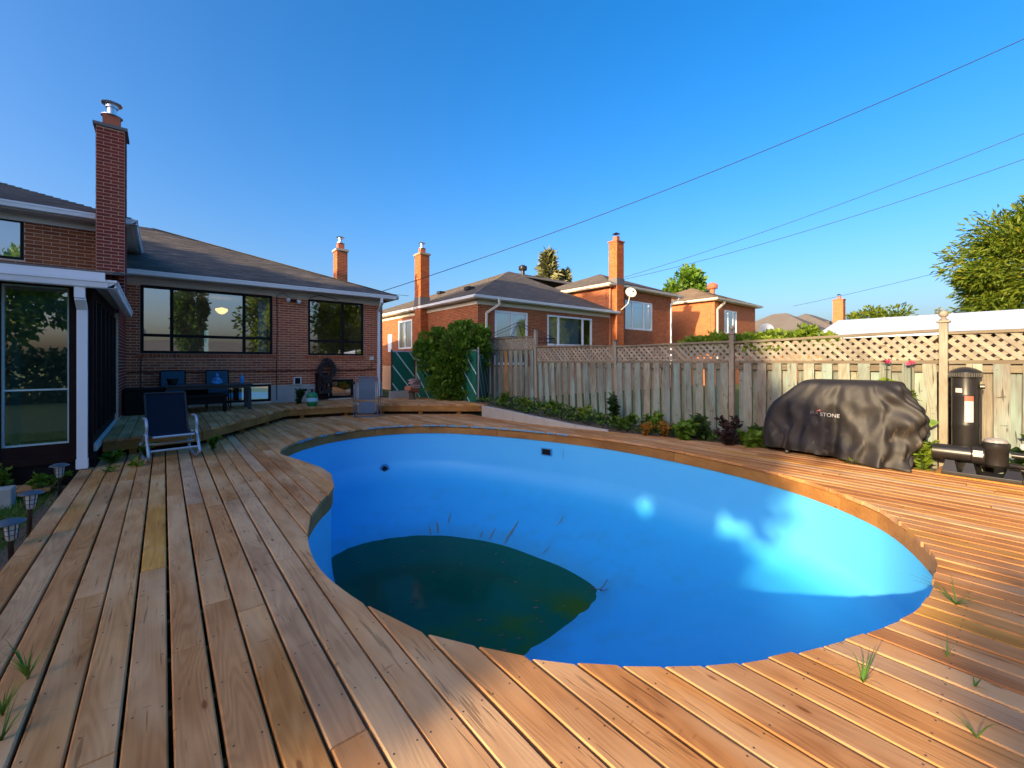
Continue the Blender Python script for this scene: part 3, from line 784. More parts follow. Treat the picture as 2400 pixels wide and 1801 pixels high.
# rooms behind the windows
def room(parent, x0, x1, y0, y1, z0, z1, mat):
    b = MB(); b.add([(x0,y0,z0),(x1,y0,z0),(x1,y1,z0),(x0,y1,z0),(x0,y0,z1),(x1,y0,z1),(x1,y1,z1),(x0,y1,z1)], [(0,1,2,3),(4,7,6,5),(1,2,6,5),(2,3,7,6),(3,0,4,7)])
    return b.build('room', mat, parent, fixn=False)
room(house, FX0+.02, 2.9, FY+.23, FY+4.2, 1.0, 3.33, M['room'])
room(house, 2.95, FX1-.25, FY+.23, FY+3.6, 1.0, 3.33, M['room'])
room(house, FX0+.02, FX1-.25, FY+.23, FY+3.2, -.9, .95, M['room_dark'])
MB().box(1.75, FY+.9, -.8, 2.8, FY+.95, .94).build('room_partition', M['room_teal_glow'], house)
lampm = plain('lit lamp glass', (1, .8, .4), .5, emis=((1, .55, .14), 1.1))
for cx, cy, cz, r in ((1.35, FY+1.9, 2.95, .16), (3.35, FY+.8, 2.66, .15)):
    l = MB().lathe([(.02, .10), (r, .06), (r*.95, 0), (r*.55, -.07), (.02, -.10)], (cx, cy, cz)).build('ceiling_lamp', lampm, house, smooth=True)
    MB().lathe([(.012, 0), (.012, .5)], (cx, cy, cz+.08), n=8).build('lamp_stem', M['black'], l)
MB().box(2.06, FY+.28, 1.7, 2.28, FY+.34, 3.2).build('curtain', plain('white curtain', (.7, .75, .8), .9), house)
MB().box(.9, FY+.9, 1.02, .96, FY+1.5, 2.3).build('cabinet', M['room_teal_glow'], house)
MB().box(.55, FY+1.3, 1.05, 1.5, FY+1.9, 1.72).build('table_inside', M['room_teal_glow'], house)
# frieze, soffit, gutter
MB().box(FX0, FY-.03, 3.285, FX1+.02, FY-.005, 3.42).build('frieze', M['whitetrim'], house)
MB().box(FX0, 13.09, 3.425, 5.83, FY+.3, 3.445).build('soffit', M['whitetrim'], house)
MB().box(FX1-.1, 13.5, 3.425, 5.83, 25.2, 3.4449).build('soffit', M['whitetrim'], house)
gutter(house, [((FX0-.2, 13.0, 3.545), (5.9, 13.0, 3.545), (0, -1)), ((5.9, 13.0, 3.545), (5.9, 25.2, 3.545), (1, 0))])
# hip roof
C0 = Vector((5.86, 13.04, 3.555)); AP = Vector((-.23, 19.13, 5.99))
rf = MB()
lf = Vector((-9.5, 13.04, 3.555)); la = Vector((-9.5, 19.13, 5.99)); bk = Vector((5.86, 25.2, 3.555)); lb = Vector((-9.5, 25.2, 3.555))
rf.slab([lf, C0, AP, la], .02).slab([C0, bk, AP], .02).slab([bk, lb, la, AP], .02)
roof = rf.build('roof', M['shingle'], house)
sl = Vector((0, 1, .4)).normalized(); vl = (AP-Vector((AP.x, C0.y, C0.z))).length; kk = math.cos(math.atan(.4))
items = []
shingle_plane(items, (0, C0.y, C0.z), None, (1, 0, 0), sl, lambda v: (-2.6, C0.x - v*kk), vl, seed=1)
pieces('shingle', roof, M['shingle'], items)
# hip cap along the corner
MB().bar(C0+Vector((0, 0, .012)), AP+Vector((0, 0, .012)), .22, .012).build('hip_cap', M['shingle'], roof)
MB().lathe([(.045, 0), (.04, .35), (.06, .36), (.06, .42)], (4.3, 17.6, 4.3)).build('vent_pipe', M['metal'], roof)
# far chimney of the house
def chimney(parent, x0, x1, y0, y1, z0, z1, brick, mortar, cap='round', capm=None, bl=.225, faces='lfr', ch=.09, over=.05, flash=None, crownm=None):
    b = MB().box(x0, y0, z0, x1, y1, z1-ch); c = b.build('chimney', mortar, parent)
    it = bricklist((x0, y0), (1, 0), (0, -1), x1-x0, z0, z1-ch, bl=bl, seed=5)
    it += bricklist((x0, y1), (0, -1), (-1, 0), y1-y0, z0, z1-ch, bl=bl, seed=6)
    if 'r' in faces: it += bricklist((x1, y0), (0, 1), (1, 0), y1-y0, z0, z1-ch, bl=bl, seed=7)
    pieces('brick', c, brick, it)
    MB().box(x0-over, y0-over, z1-ch+.001, x1+over, y1+over, z1).build('crown_slab', crownm or M['concrete'], c)
    cx, cy = (x0+x1)/2, (y0+y1)/2; f = .13
    MB().box(cx-f, cy-f, z1+.001, cx+f, cy+f, z1+.28).build('flue', M['clay'], c)
    if cap == 'round':
        MB().lathe([(.17, 0), (.17, .015), (.075, .03), (.075, .17), (.10, .18), (.10, .24), (.16, .25), (.17, .265), (.12, .29), (.02, .30)], (cx, cy, z1+.281)).build('chimney_cap', capm or M['metal'], c, smooth=True)
    else:
        q = MB()
        for sx in (-1, 1):
            for sy in (-1, 1): q.bar((cx+sx*.1, cy+sy*.1, z1+.28), (cx+sx*.1, cy+sy*.1, z1+.42), .012, .012)
        q.add([(cx-.17, cy-.17, z1+.42), (cx+.17, cy-.17, z1+.42), (cx+.17, cy+.17, z1+.42), (cx-.17, cy+.17, z1+.42), (cx, cy, z1+.53)], [(3,2,1,0), (0,1,4), (1,2,4), (2,3,4), (3,0,4)])
        q.build('chimney_cap', capm or M['darkmetal'], c)
    if flash:
        MB().box(x0-.02, y0-.02, flash[0], x1+.02, y1+.02, flash[1]).build('flashing', M['lead'], c)
    return c
chimney(house, 5.76, 6.20, 18.9, 19.4, 3.0, 6.30, M['brick_orange'], M['mortar'])
# two storey wing at the left with its roof
wing = MB()
ops2 = [(-3.2+9.2, -2.06+9.2, 3.36, 4.15)]
wallcore(wing, (-9.2, 12.2), (1, 0), (0, -1), 8.35, 2.6, 4.2, .22, ops2)
wing.prism([(-9.2, 12.43), (-.86, 12.43), (-.86, 18), (-9.2, 18)], GZ, 4.2)
wing.build('upper_wall', M['mortar'], house)
pieces('brick', bpy.data.objects.get('upper_wall'), M['brick_tan'], bricklist((-4.6, 12.2), (1, 0), (0, -1), 3.76, 2.9, 4.2, [(-3.2+4.6, -2.06+4.6, 3.36, 4.15)], seed=8, bh=.072, bl=.232))
window(house, -3.2, -2.06, 3.36, 4.15, 12.2, fw=.05)
MB().box(-3.0, 12.36, 3.1, -2.0, 12.42, 4.15).build('blind', plain('pale blue blind', (.30, .42, .55), .8), house)
MB().box(-9.2, 12.14, 4.09, -.84, 12.19, 4.22).build('frieze', M['whitetrim'], house)
MB().box(-9.3, 11.85, 4.225, -.51, 18, 4.245).build('soffit', M['whitetrim'], house)
gutter(house, [((-9.3, 11.75, 4.36), (-.41, 11.75, 4.36), (0, -1)), ((-.41, 11.75, 4.36), (-.41, 19.8, 4.36), (1, 0))])
c0 = Vector((-.45, 11.79, 4.37)); ap = Vector((-4.5, 15.84, 5.99)); 
r2 = MB().slab([(-8.55, 11.79, 4.37), c0, ap], .02).slab([c0, (-.45, 19.9, 4.37), ap], .02).slab([(-.45, 19.9, 4.37), (-8.55, 19.9, 4.37), ap], .02).slab([(-8.55, 19.9, 4.37), (-8.55, 11.79, 4.37), ap], .02).build('upper_roof', M['shingle'], house)
items = []; vl = (ap-Vector((ap.x, c0.y, c0.z))).length
shingle_plane(items, (0, c0.y, c0.z), None, (1, 0, 0), sl, lambda v: (-5.4, c0.x-v*kk), vl, seed=2)
pieces('shingle', r2, M['shingle'], items)
# dark red chimney and the return wall beside it
chimney(house, -1.02, -.605, 11.6, 12.18, 2.55, 6.12, M['brick_dark'], M['mortar'], bl=.215, ch=.06, over=.045, capm=M['metal'], crownm=M['lead'])
sw = MB().box(-.95, 11.45, .0, -.69, 12.19, 2.38).box(-.95, 12.195, .0, -.69, 13.49, 3.30).build('side_wall', M['mortar'], house)
pieces('brick', sw, M['brick_dark'], bricklist((-.69, 11.45), (0, 1), (1, 0), 2.03, .30, 3.25, seed=9, bl=.215), 300)
# things fixed to the house
def downspout(parent, pts, w=.075, d=.055, mat=None):
    b = MB()
    for p, q in zip(pts, pts[1:]): b.bar(p, q, w, d, up=(0, 1, 0))
    return b.build('downspout', mat or M['white'], parent)
downspout(house, [(5.34, 13.05, 3.44), (5.34, 13.05, 3.30), (5.40, 13.43, 3.05), (5.40, 13.43, .32)])
b = MB(); b.lathe([(.03, 0), (.055, .03), (.06, .09), (.03, .11)], (2.74, 13.38, 3.13)).lathe([(.03, 0), (.055, .03), (.06, .09), (.03, .11)], (3.02, 13.38, 3.10))
fl = b.build('floodlight', M['white'], house, smooth=True); MB().box(2.78, 13.40, 3.17, 2.98, 13.49, 3.20).build('lamp_bracket', M['black'], fl)
MB().box(5.12, 13.44, 1.48, 5.24, 13.492, 1.60).build('junction_box', M['cream'], house)
b = MB(); b.tube([(FX0+.05+.5*i, 13.475, 1.17+.012*math.sin(i*1.7)) for i in range(13)], .012, 6); b.tube([(2.47, 13.475, 3.3), (2.48, 13.475, 2.2), (2.46, 13.475, 1.17), (2.47, 13.475, .35)], .009, 6)
b.tube([(5.18, 13.47, 1.47), (5.19, 13.47, 1.3), (5.0, 13.47, 1.17)], .008, 6); b.tube([(-.4, 13.475, 1.6), (-.42, 13.475, 1.17), (-.41, 13.47, .4)], .008, 6)
b.tube([(2.5, 13.46, 3.30), (2.62, 13.42, 3.38), (2.8, 13.44, 3.24)], .007, 6); b.tube([(3.3, 13.46, 3.30), (3.6, 13.42, 3.40), (4.1, 13.44, 3.33)], .007, 6)
b.build('cable', M['wire'], house)
MB().box(2.90, 13.45, .77, 3.10, 13.485, .98).build('wall_vent', M['white'], house); MB().box(2.93, 13.44, .79, 3.07, 13.452, .96).build('vent_opening', M['black'], house)

# ------------------------------------------------------------------ sunroom in front of the wing
sun_r = thing('sunroom', (-2.5, 8.1, GZ), 'dark brown sunroom with a tall dusty window and white gutter', 'sunroom')
S = -.74
b = MB(); wallcore(b, (-5.2, 8.1), (1, 0), (0, -1), 4.46, .10, 2.50, .10, [(-5.2+5.2, -3.45+5.2, .34, 2.35), (-2.9+5.2, -1.75+5.2, .345, 2.40), (-1.56+5.2, -.97+5.2, .345, 2.40)])
b.build("wall", M["brown"], sun_r)
MB().box(-5.25, 8.06, GZ, S+.02, 8.3, .095).build('base_wall', M['black'], sun_r)
MB().box(-5.25, 8.03, .10, S+.03, 8.098, .19).build('sill_board', M['brown'], sun_r)
window(sun_r, -1.56, -.97, .345, 2.40, 8.13, hs=(1.06,), fw=.018, mat=M['slat_white'], glass=M['glass_dirty'])
window(sun_r, -2.9, -1.75, .345, 2.40, 8.13, hs=(1.06,), fw=.018, mat=M['slat_white'], glass=M['glass_dirty'])
window(sun_r, -5.2, -3.45, .34, 2.35, 8.13, fw=.022, mat=M['slat_white'], glass=M['glass_dirty'])
for x_ in (-1.65, -.86): MB().box(x_-.055, 8.07, .195, x_+.055, 8.099, 2.49).build('post', M['brown'], sun_r)
# side: mullions and dark panes
zt = lambda y: 2.42+(y-8.1)*.02
b = MB().box(S-.08, 8.2, .0, S, 11.44, .42); b.box(S-.08, 8.2, 2.28, S, 11.44, 2.52); b.build('side_wall', M['brown'], sun_r)
for i in range(6):
    y0 = 8.2+i*.62; MB().box(S-.07, y0, .421, S+.02, y0+.10, 2.279).build('mullion', M['black'], sun_r)
    if i < 5: MB().add([(S-.03, y0+.1, .42), (S-.03, y0+.62, .42), (S-.03, y0+.62, 2.28), (S-.03, y0+.1, 2.28)], [(0, 3, 2, 1)]).build('pane', M['glass_dirty'], sun_r, fixn=False)
MB().box(S-.09, 8.15, .2, S+.035, 11.44, .30).build('side_sill', M['whitetrim'], sun_r)
rt = MB().slab([(-5.6, 7.82, 2.62), (-.52, 7.82, 2.62), (-.52, 12.18, 3.30), (-5.6, 12.18, 3.30)], .03).build('roof', M['shingle'], sun_r)
MB().box(-5.6, 7.80, 2.50, -.60, 7.83, 2.60).build('fascia', M['white'], sun_r)
MB().slab([(-.60, 7.84, 2.47), (-.60, 11.44, 2.47), (-.74, 11.44, 2.47), (-.74, 7.84, 2.47)], .015).slab([(-5.6, 7.84, 2.47), (-.61, 7.84, 2.47), (-.61, 8.09, 2.47), (-5.6, 8.09, 2.47)], .015).build('soffit', M['whitetrim'], sun_r)
gutter(sun_r, [((-5.6, 7.72, 2.50), (-.47, 7.72, 2.50), (0, -1)), ((-.47, 7.72, 2.50), (-.47, 11.4, 2.42), (1, 0))])
downspout(sun_r, [(-.835, 7.80, 2.40), (-.835, 7.80, 2.25), (-.83, 7.96, 2.12), (-.83, 7.96, .01)], .10, .075)
MB().bar((-.83, 7.96, .02), (-.83, 7.96, .14), .115, .09, up=(0, 1, 0)).build('downspout_shoe', M['white'], sun_r)
MB().add([(-5.1, 8.8, 0), (-1, 8.8, 0), (-1, 11.4, 0), (-5.1, 11.4, 0)], [(0, 1, 2, 3)]).build('floor', M['room_dark'], sun_r)
MB().box(-5.15, 11.40, 0, S-.1, 11.44, 2.6).build('back_wall', M['room'], sun_r)
MB().box(-1.68, 9.2, .2, -1.60, 9.28, 1.75).build('shelf_post', M['slat_white'], sun_r)
MB().lathe([(.2, 0), (.25, .25), (.05, .3)], (-2.2, 8.9, .3)).build('bucket', M['bluepot'], sun_r)

M['tancap'] = plain('tan chimney cap', (.34, .24, .15), .9)
# ------------------------------------------------------------------ neighbour house (split level) behind the fence
h2 = thing('split_level_house', (14, 18, GZ), 'brown brick split level house with white windows beyond the lattice fence', 'house')
b = MB(); z0 = .9
o2 = [(10.9-10.15, 13.85-10.15, 1.35, 3.83)]; 
WA = (11.05, 12.93); WB = (14.18, 17.43)
ops = [(WA[0]-10.15, WA[1]-10.15, 1.3, 3.66), (WB[0]-10.15, WB[1]-10.15, 2.20, 3.70)]
wallcore(b, (10.15, 14.7), (1, 0), (0, -1), 8.75, GZ, 4.02, .22, ops)
opl = [(20.05-14.7, 22.0-14.7, 2.15, 3.72)]
wallcore(b, (10.15, 27.0), (0, -1), (-1, 0), 12.08, GZ, 4.02, .22, [(27-22.45, 27-20.75, 2.12, 3.70)])
tb = [(20.23-18.9, 22.95-18.9, 3.30, 4.98)]
wallcore(b, (18.9, 14.65), (1, 0), (0, -1), 6.2, GZ, 5.52, .22, tb)
b.prism([(18.9, 14.9), (19.12, 14.9), (19.12, 22), (18.9, 22)], GZ, 5.52)
b.build('wall', M['mortar_far'], h2)
it = bricklist((10.15, 14.7), (1, 0), (0, -1), 8.75, 1.2, 4.0, ops, seed=11)
it += bricklist((10.15, 27.0), (0, -1), (-1, 0), 12.3, 1.2, 4.0, [(27-22.45, 27-20.75, 2.12, 3.70)], seed=12)
it += bricklist((18.9, 14.65), (1, 0), (0, -1), 6.2, 1.4, 5.5, tb, seed=13)
it += bricklist((18.9, 22), (0, -1), (-1, 0), 7.3, 4.1, 5.5, seed=14)
pieces('brick', h2, M['brick_tan'], it)
window(h2, WA[0], WA[1], 1.3, 3.66, 14.7, vs=(12.0,), fw=.10, mat=M['white'])
window(h2, WB[0], WB[1], 2.20, 3.70, 14.7, vs=(14.95, 16.72), fw=.10, mat=M['white'])
window(h2, 20.75, 22.45, 2.12, 3.70, 10.15, vs=(21.6,), fw=.10, mat=M['white'], axis='y')
window(h2, 20.23, 22.95, 3.30, 4.98, 14.65, vs=(20.95, 22.1), fw=.10, mat=M['white'])
blind = plain('pale window blind', (.55, .66, .72), .8); 
for x0, x1, za, zb, y in ((WA[0]+.1, WA[1]-.1, 1.35, 3.6, 14.93), (WB[0]+.1, WB[1]-.75, 2.25, 3.65, 14.93), (20.35, 22.85, 3.35, 4.95, 14.9)):
    MB().box(x0, y, za, x1, y+.02, zb).build('blind', blind, h2)
room(h2, 10.4, 18.8, 14.95, 19, 1.0, 4.0, M['room']); room(h2, 10.38, 14, 19.05, 24, 1.0, 4.0, M['room']); 
for x0, x1 in ((10.13, 18.9),): MB().box(x0, 14.66, 3.84, x1, 14.69, 4.03).build('frieze', M['cream'], h2)
MB().box(10.10, 14.66, 3.84, 10.13, 27, 4.03).build('frieze', M['cream'], h2)
MB().box(9.80, 14.34, 4.035, 19.0, 15.0, 4.055).box(9.80, 15.0, 4.035, 10.4, 27, 4.0549).build('soffit', M['cream'], h2)
MB().box(18.54, 14.4, 5.535, 26.1, 15.0, 5.555).box(18.54, 15.0, 5.535, 19.2, 22, 5.5549).build('soffit', M['cream'], h2)
gutter(h2, [((9.72, 14.26, 4.17), (19.3, 14.26, 4.17), (0, -1)), ((9.72, 14.26, 4.17), (9.72, 27.4, 4.17), (-1, 0))])
gutter(h2, [((18.46, 14.3, 5.68), (26.1, 14.3, 5.68), (0, -1)), ((18.46, 14.3, 5.68), (18.46, 21.9, 5.68), (-1, 0))], mat=M['cream'])
e = Vector((9.76, 14.30, 4.18)); a = Vector((18.6, 23.14, 7.71)); rr_ = Vector((27.5, 14.3, 4.18)); ra = Vector((27.5, 23.14, 7.71)); bl_ = Vector((9.76, 32, 4.18)); br = Vector((27.5, 32, 4.18))
b = MB().slab([e, (18.85, 14.3, 4.18), (18.85, 23.14, 7.71), a], .02).slab([bl_, e, a], .02).slab([br, bl_, a, ra], .02)
b.slab([(18.85, 21.95, 7.23), (27.5, 21.95, 7.23), (27.5, 23.14, 7.71), (18.85, 23.14, 7.71)], .02)
r3 = b.build('roof', M['shingle'], h2)
items = []; vl = (a-Vector((a.x, e.y, e.z))).length; 
shingle_plane(items, (0, e.y, e.z), None, (1, 0, 0), sl, lambda v: (e.x+v*kk, 18.85), vl, seed=21)
shingle_plane(items, (e.x, 0, e.z), None, (0, 1, 0), Vector((1, 0, .4)), lambda v: (e.y+v*kk, 31-v*kk), vl, seed=22)
pieces('shingle', r3, M['shingle'], items)
e2 = Vector((18.50, 14.34, 5.69)); x1_, y1_ = 26.06, 21.9; a2 = Vector((22.28, 18.12, 7.20))
r4 = MB().slab([e2, (x1_, e2.y, e2.z), a2], .02).slab([(e2.x, y1_, e2.z), e2, a2], .02).slab([(x1_, e2.y, e2.z), (x1_, y1_, e2.z), a2], .02).slab([(x1_, y1_, e2.z), (e2.x, y1_, e2.z), a2], .02).build('upper_roof', M['shingle'], h2)
items = []; vl = (a2-Vector((a2.x, e2.y, e2.z))).length
shingle_plane(items, (0, e2.y, e2.z), None, (1, 0, 0), sl, lambda v: (e2.x+v*kk, x1_-v*kk), vl, seed=23)
shingle_plane(items, (e2.x, 0, e2.z), None, (0, 1, 0), Vector((1, 0, .4)), lambda v: (e2.y+v*kk, y1_-v*kk), vl, seed=24)
pieces('shingle', r4, M['shingle'], items, 0)
def turbine(parent, x, y, z, mat, s=1.0):
    o = MB().lathe([(.12*s, 0), (.12*s, .28*s), (.20*s, .30*s), (.24*s, .40*s), (.23*s, .52*s), (.12*s, .62*s), (.02*s, .64*s)], (x, y, z)).build('turbine_vent', mat, parent, smooth=True)
    b = MB()
    for i in range(16):
        an = i*math.pi/8; p = [(x+math.cos(an+t*.5)*.245*s, y+math.sin(an+t*.5)*.245*s, z+(.31+.25*t)*s) for t in (0, .5, 1)]; b.tube(p, .012*s, 4)
    b.build('vane', mat, o)
turbine(r3, 19.7, 22.9, 7.55, M['darkmetal'], 1.15)
for yv in (17.6, 23.5): MB().box(11.6+(yv-17.6)*.3, yv, 5.0+(yv-17.6)*.12, 12.0+(yv-17.6)*.3, yv+.4, 5.16+(yv-17.6)*.12).build('roof_vent', M['darkmetal'], r3)
chimney(h2, 9.76, 10.25, 19.04, 19.66, 2.0, 6.80, M['brick_orange'], M['mortar_far'], flash=(4.20, 4.62), faces='lf', crownm=M['tancap'])
chimney(h2, 19.03, 19.65, 14.31, 14.85, 1.4, 8.05, M['brick_orange'], M['mortar_far'], cap='hat', faces='lf', ch=.06, flash=(5.66, 6.0), crownm=M['clay'])
downspout(h2, [(10.98, 14.30, 4.06), (10.98, 14.30, 3.85), (10.55, 14.62, 3.5), (10.55, 14.62, 1.0)], .09, .06, M['cream'])
downspout(h2, [(25.5, 14.38, 5.6), (25.5, 14.38, 5.45), (24.95, 14.58, 5.1), (24.95, 14.58, 1.0)], .09, .06, M['white'])
MB().box(10.08, 23.2, 2.0, 10.14, 23.7, 3.0).build('meter_box', M['white'], h2)
def dish(name, parent, p, d, r, matd, rod):
    d = Vector(d).normalized(); q = d.to_track_quat('Z', 'Y').to_matrix().to_4x4(); q.translation = Vector(p)
    b = MB().lathe([(.01, -.05*r*3), (r*.5, -.035*r*3), (r*.85, -.012), (r, 0), (r*.99, .01), (r*.83, 0), (r*.5, -.022*r*3), (.01, -.04*r*3)], n=24); b.v = [tuple(q @ Vector(v)) for v in b.v]
    o = b.build(name, matd, parent, smooth=True)
    MB().tube([Vector(p)-d*.05, Vector(rod[0]), Vector(rod[1])], .022, 6).build('mount_arm', M['cream'], o)
    e_ = Vector(p)+d*r*1.1+Vector((0, 0, -r*.5)); MB().tube([Vector(p)+Vector((0, 0, -r*.9)), e_], .012, 6).bar(e_, e_+d*.08, .07, .07).build('receiver_arm', M['darkmetal'], o)
    return o
dish('satellite_dish', h2, (19.65, 13.85, 5.20), (-.55, -.8, .45), .30, M['cream'], ((19.6, 14.0, 4.6), (19.3, 14.25, 4.25)))
M['brick_tan2'] = M['brick_tan']

# third house
h3 = thing('hip_roofed_house', (32, 17, GZ), 'sunlit two storey brick house with brown hip roof beside a turbine vent', 'house')
def brickpaint(name, a, c, mort):
    m, t, b = newmat(name); tc = t.nodes.new('ShaderNodeNewGeometry'); sep = t.nodes.new('ShaderNodeSeparateXYZ'); t.links.new(tc.outputs['Position'], sep.inputs[0])
    cb = t.nodes.new('ShaderNodeCombineXYZ'); t.links.new(mathn(t, 'ADD', sep.outputs[0], sep.outputs[1]), cb.inputs[0]); t.links.new(sep.outputs[2], cb.inputs[1])
    bt = t.nodes.new('ShaderNodeTexBrick'); t.links.new(cb.outputs[0], bt.inputs['Vector']); bt.inputs['Scale'].default_value = 1
    bt.inputs['Brick Width'].default_value = .225; bt.inputs['Row Height'].default_value = .075; bt.inputs['Mortar Size'].default_value = .006
    bt.inputs['Color1'].default_value = (*a, 1); bt.inputs['Color2'].default_value = (*c, 1); bt.inputs['Mortar'].default_value = (*mort, 1)
    t.links.new(bt.outputs[0], b.inputs['Base Color']); b.inputs['Roughness'].default_value = .9; return m
M['farbrick'] = brickpaint('distant brick', (.46, .13, .035), (.34, .085, .028), (.50, .28, .14))
b = MB(); wallcore(b, (28.7, 13.6), (1, 0), (0, -1), 6.6, GZ, 5.55, .25, [(30.15-28.7, 32.1-28.7, 3.4, 5.05)]); b.prism([(28.7, 13.86), (28.95, 13.86), (28.95, 20.3), (28.7, 20.3)], GZ, 5.55)
b.prism([(35.05, 13.86), (35.3, 13.86), (35.3, 20.3), (35.05, 20.3)], GZ, 5.55)
b.build('wall', M['farbrick'], h3)
window(h3, 30.15, 32.1, 3.4, 5.05, 13.6, vs=(30.75, 31.55), fw=.09, mat=M['white'])
room(h3, 29, 34, 13.9, 18, 3, 5.5, M['room'])
MB().box(28.4, 13.3, 5.555, 35.7, 20.6, 5.58).build('soffit', M['cream'], h3)
gutter(h3, [((28.3, 13.2, 5.70), (35.8, 13.2, 5.70), (0, -1)), ((28.3, 13.2, 5.70), (28.3, 20.7, 5.70), (-1, 0))], mat=M['cream'])
e3 = Vector((28.34, 13.24, 5.71)); X1, Y1 = 35.76, 20.66; a3 = Vector((32.05, 16.95, 7.20))
r5 = MB().slab([e3, (X1, e3.y, e3.z), a3], .02).slab([(e3.x, Y1, e3.z), e3, a3], .02).slab([(X1, e3.y, e3.z), (X1, Y1, e3.z), a3], .02).slab([(X1, Y1, e3.z), (e3.x, Y1, e3.z), a3], .02).build('roof', M['shingle_far'], h3)
items = []; vl = (a3-Vector((a3.x, e3.y, e3.z))).length
shingle_plane(items, (0, e3.y, e3.z), None, (1, 0, 0), sl, lambda v: (e3.x+v*kk, X1-v*kk), vl, row=.28, tab=.6, seed=33)
shingle_plane(items, (e3.x, 0, e3.z), None, (0, 1, 0), Vector((1, 0, .4)), lambda v: (e3.y+v*kk, Y1-v*kk), vl, row=.28, tab=.6, seed=34)
pieces('shingle', r5, M['shingle_far'], items, 0)
turbine(r5, 33.4, 16.0, 6.7, M['clay'], 1.5)
downspout(h3, [(29.5, 13.3, 5.6), (29.5, 13.3, 5.45), (28.98, 13.52, 5.0), (28.98, 13.52, 0)], .12, .08, M['cream'])

dish('satellite_dish', h3, (35.6, 12.9, 3.9), (-.85, -.5, .3), .50, M['greyframe'], ((35.5, 13.1, 3.2), (35.3, 13.55, 3.0)))
# fourth house: only grey roofs and a chimney show
h4 = thing('grey_roofed_house', (50, 14, GZ), 'grey roofed bungalow far behind the fence with one tall orange chimney', 'house')
MB().box(40.8, 10.6, GZ, 60, 21.5, 3.3).build('wall', M['farbrick'], h4)
def hiproof(name, parent, x0, y0, x1, y1, z, rise, mat):
    w = min(x1-x0, y1-y0)/2
    if x1-x0 > y1-y0: A, B = Vector((x0+w, (y0+y1)/2, z+rise)), Vector((x1-w, (y0+y1)/2, z+rise)); P = [[(x0,y0,z),(x1,y0,z),B,A],[(x0,y1,z),(x0,y0,z),A],[(x1,y0,z),(x1,y1,z),B],[(x1,y1,z),(x0,y1,z),A,B]]
    else: A, B = Vector(((x0+x1)/2, y0+w, z+rise)), Vector(((x0+x1)/2, y1-w, z+rise)); P = [[(x0,y0,z),(x1,y0,z),A],[(x0,y1,z),(x0,y0,z),A,B],[(x1,y0,z),(x1,y1,z),B,A],[(x1,y1,z),(x0,y1,z),B]]
    b = MB()
    for p in P: b.slab(p, .12)
    return b.build(name, mat, parent)
M['greyroof'] = shingle_mat('plain grey roof', (.21, .19, .17), (.24, .215, .19))
q = hiproof('roof', h4, 40.2, 10.1, 49, 20, 3.35, 2.6, M['greyroof'])
hiproof('roof', h4, 46, 9.2, 60.6, 21, 3.37, 3.1, M['greyroof'])
for xx, yy, zz_ in ((50.2, 12.6, 5.2), (47.2, 14.5, 4.6)): MB().box(xx, yy, zz_, xx+.5, yy+.5, zz_+.2).build('roof_vent', M['darkmetal'], q)
chimney(h4, 49.6, 50.4, 11.4, 12.2, 3.4, 7.4, M['farbrick'], M['farbrick'], cap='hat', faces='f', ch=.08, crownm=M['clay'])

# metal roofed shed beyond the fence
shed = thing('metal_roofed_shed', (11.8, -1.5, GZ), 'low shed with pale sheet metal roof showing over the fence top at right', 'shed')
MB().box(10.15, -7, GZ, 13.45, 2.6, 1.86).build('wall', M['brown'], shed)
rs = MB().slab([(10.0, 2.8, 1.90), (10.0, -7.2, 1.90), (11.8, -7.2, 2.36), (11.8, 2.8, 2.36)], .03).slab([(11.8, 2.8, 2.36), (11.8, -7.2, 2.36), (13.6, -7.2, 1.90), (13.6, 2.8, 1.90)], .03).build('roof', M['metalroof'], shed)
for i in range(10):
    yy = 2.0-i*1.0; MB().bar((9.99, yy, 1.905), (11.8, yy, 2.367), .02, .012).build('roof_seam', M['metalroof'], rs)

# ------------------------------------------------------------------ wooden lattice fence
fen = thing('wooden_fence', (8.2, 4, GZ), 'weathered board fence with lattice top and ball finial posts along the right side', 'fence')
FXX = 8.2; fr_ = random.Random(3)
PO = [(-4.6, 1.45, 1.86, 1.86), (-2.0, 1.44, 1.83, 1.83), (.776, 1.44, 1.87, 1.80), (3.55, 1.44, 1.82, 1.80), (6.20, 1.44, 1.82, 1.88), (8.95, 1.80, 2.17, 2.18), (11.9, 0, 0, 0)]
bot = lambda y: -.10 if y < 5 else -.10+(y-5)*.04
lat = []
def clipseg(y0, z0, dy, dz, ya, yb, za, zb):
    t0, t1 = -1e9, 1e9
    for p, d, lo, hi in ((y0, dy, ya, yb), (z0, dz, za, zb)):
        a, c = (lo-p)/d, (hi-p)/d
        if a > c: a, c = c, a
        t0 = max(t0, a); t1 = min(t1, c)
    return t0, t1
pk = []
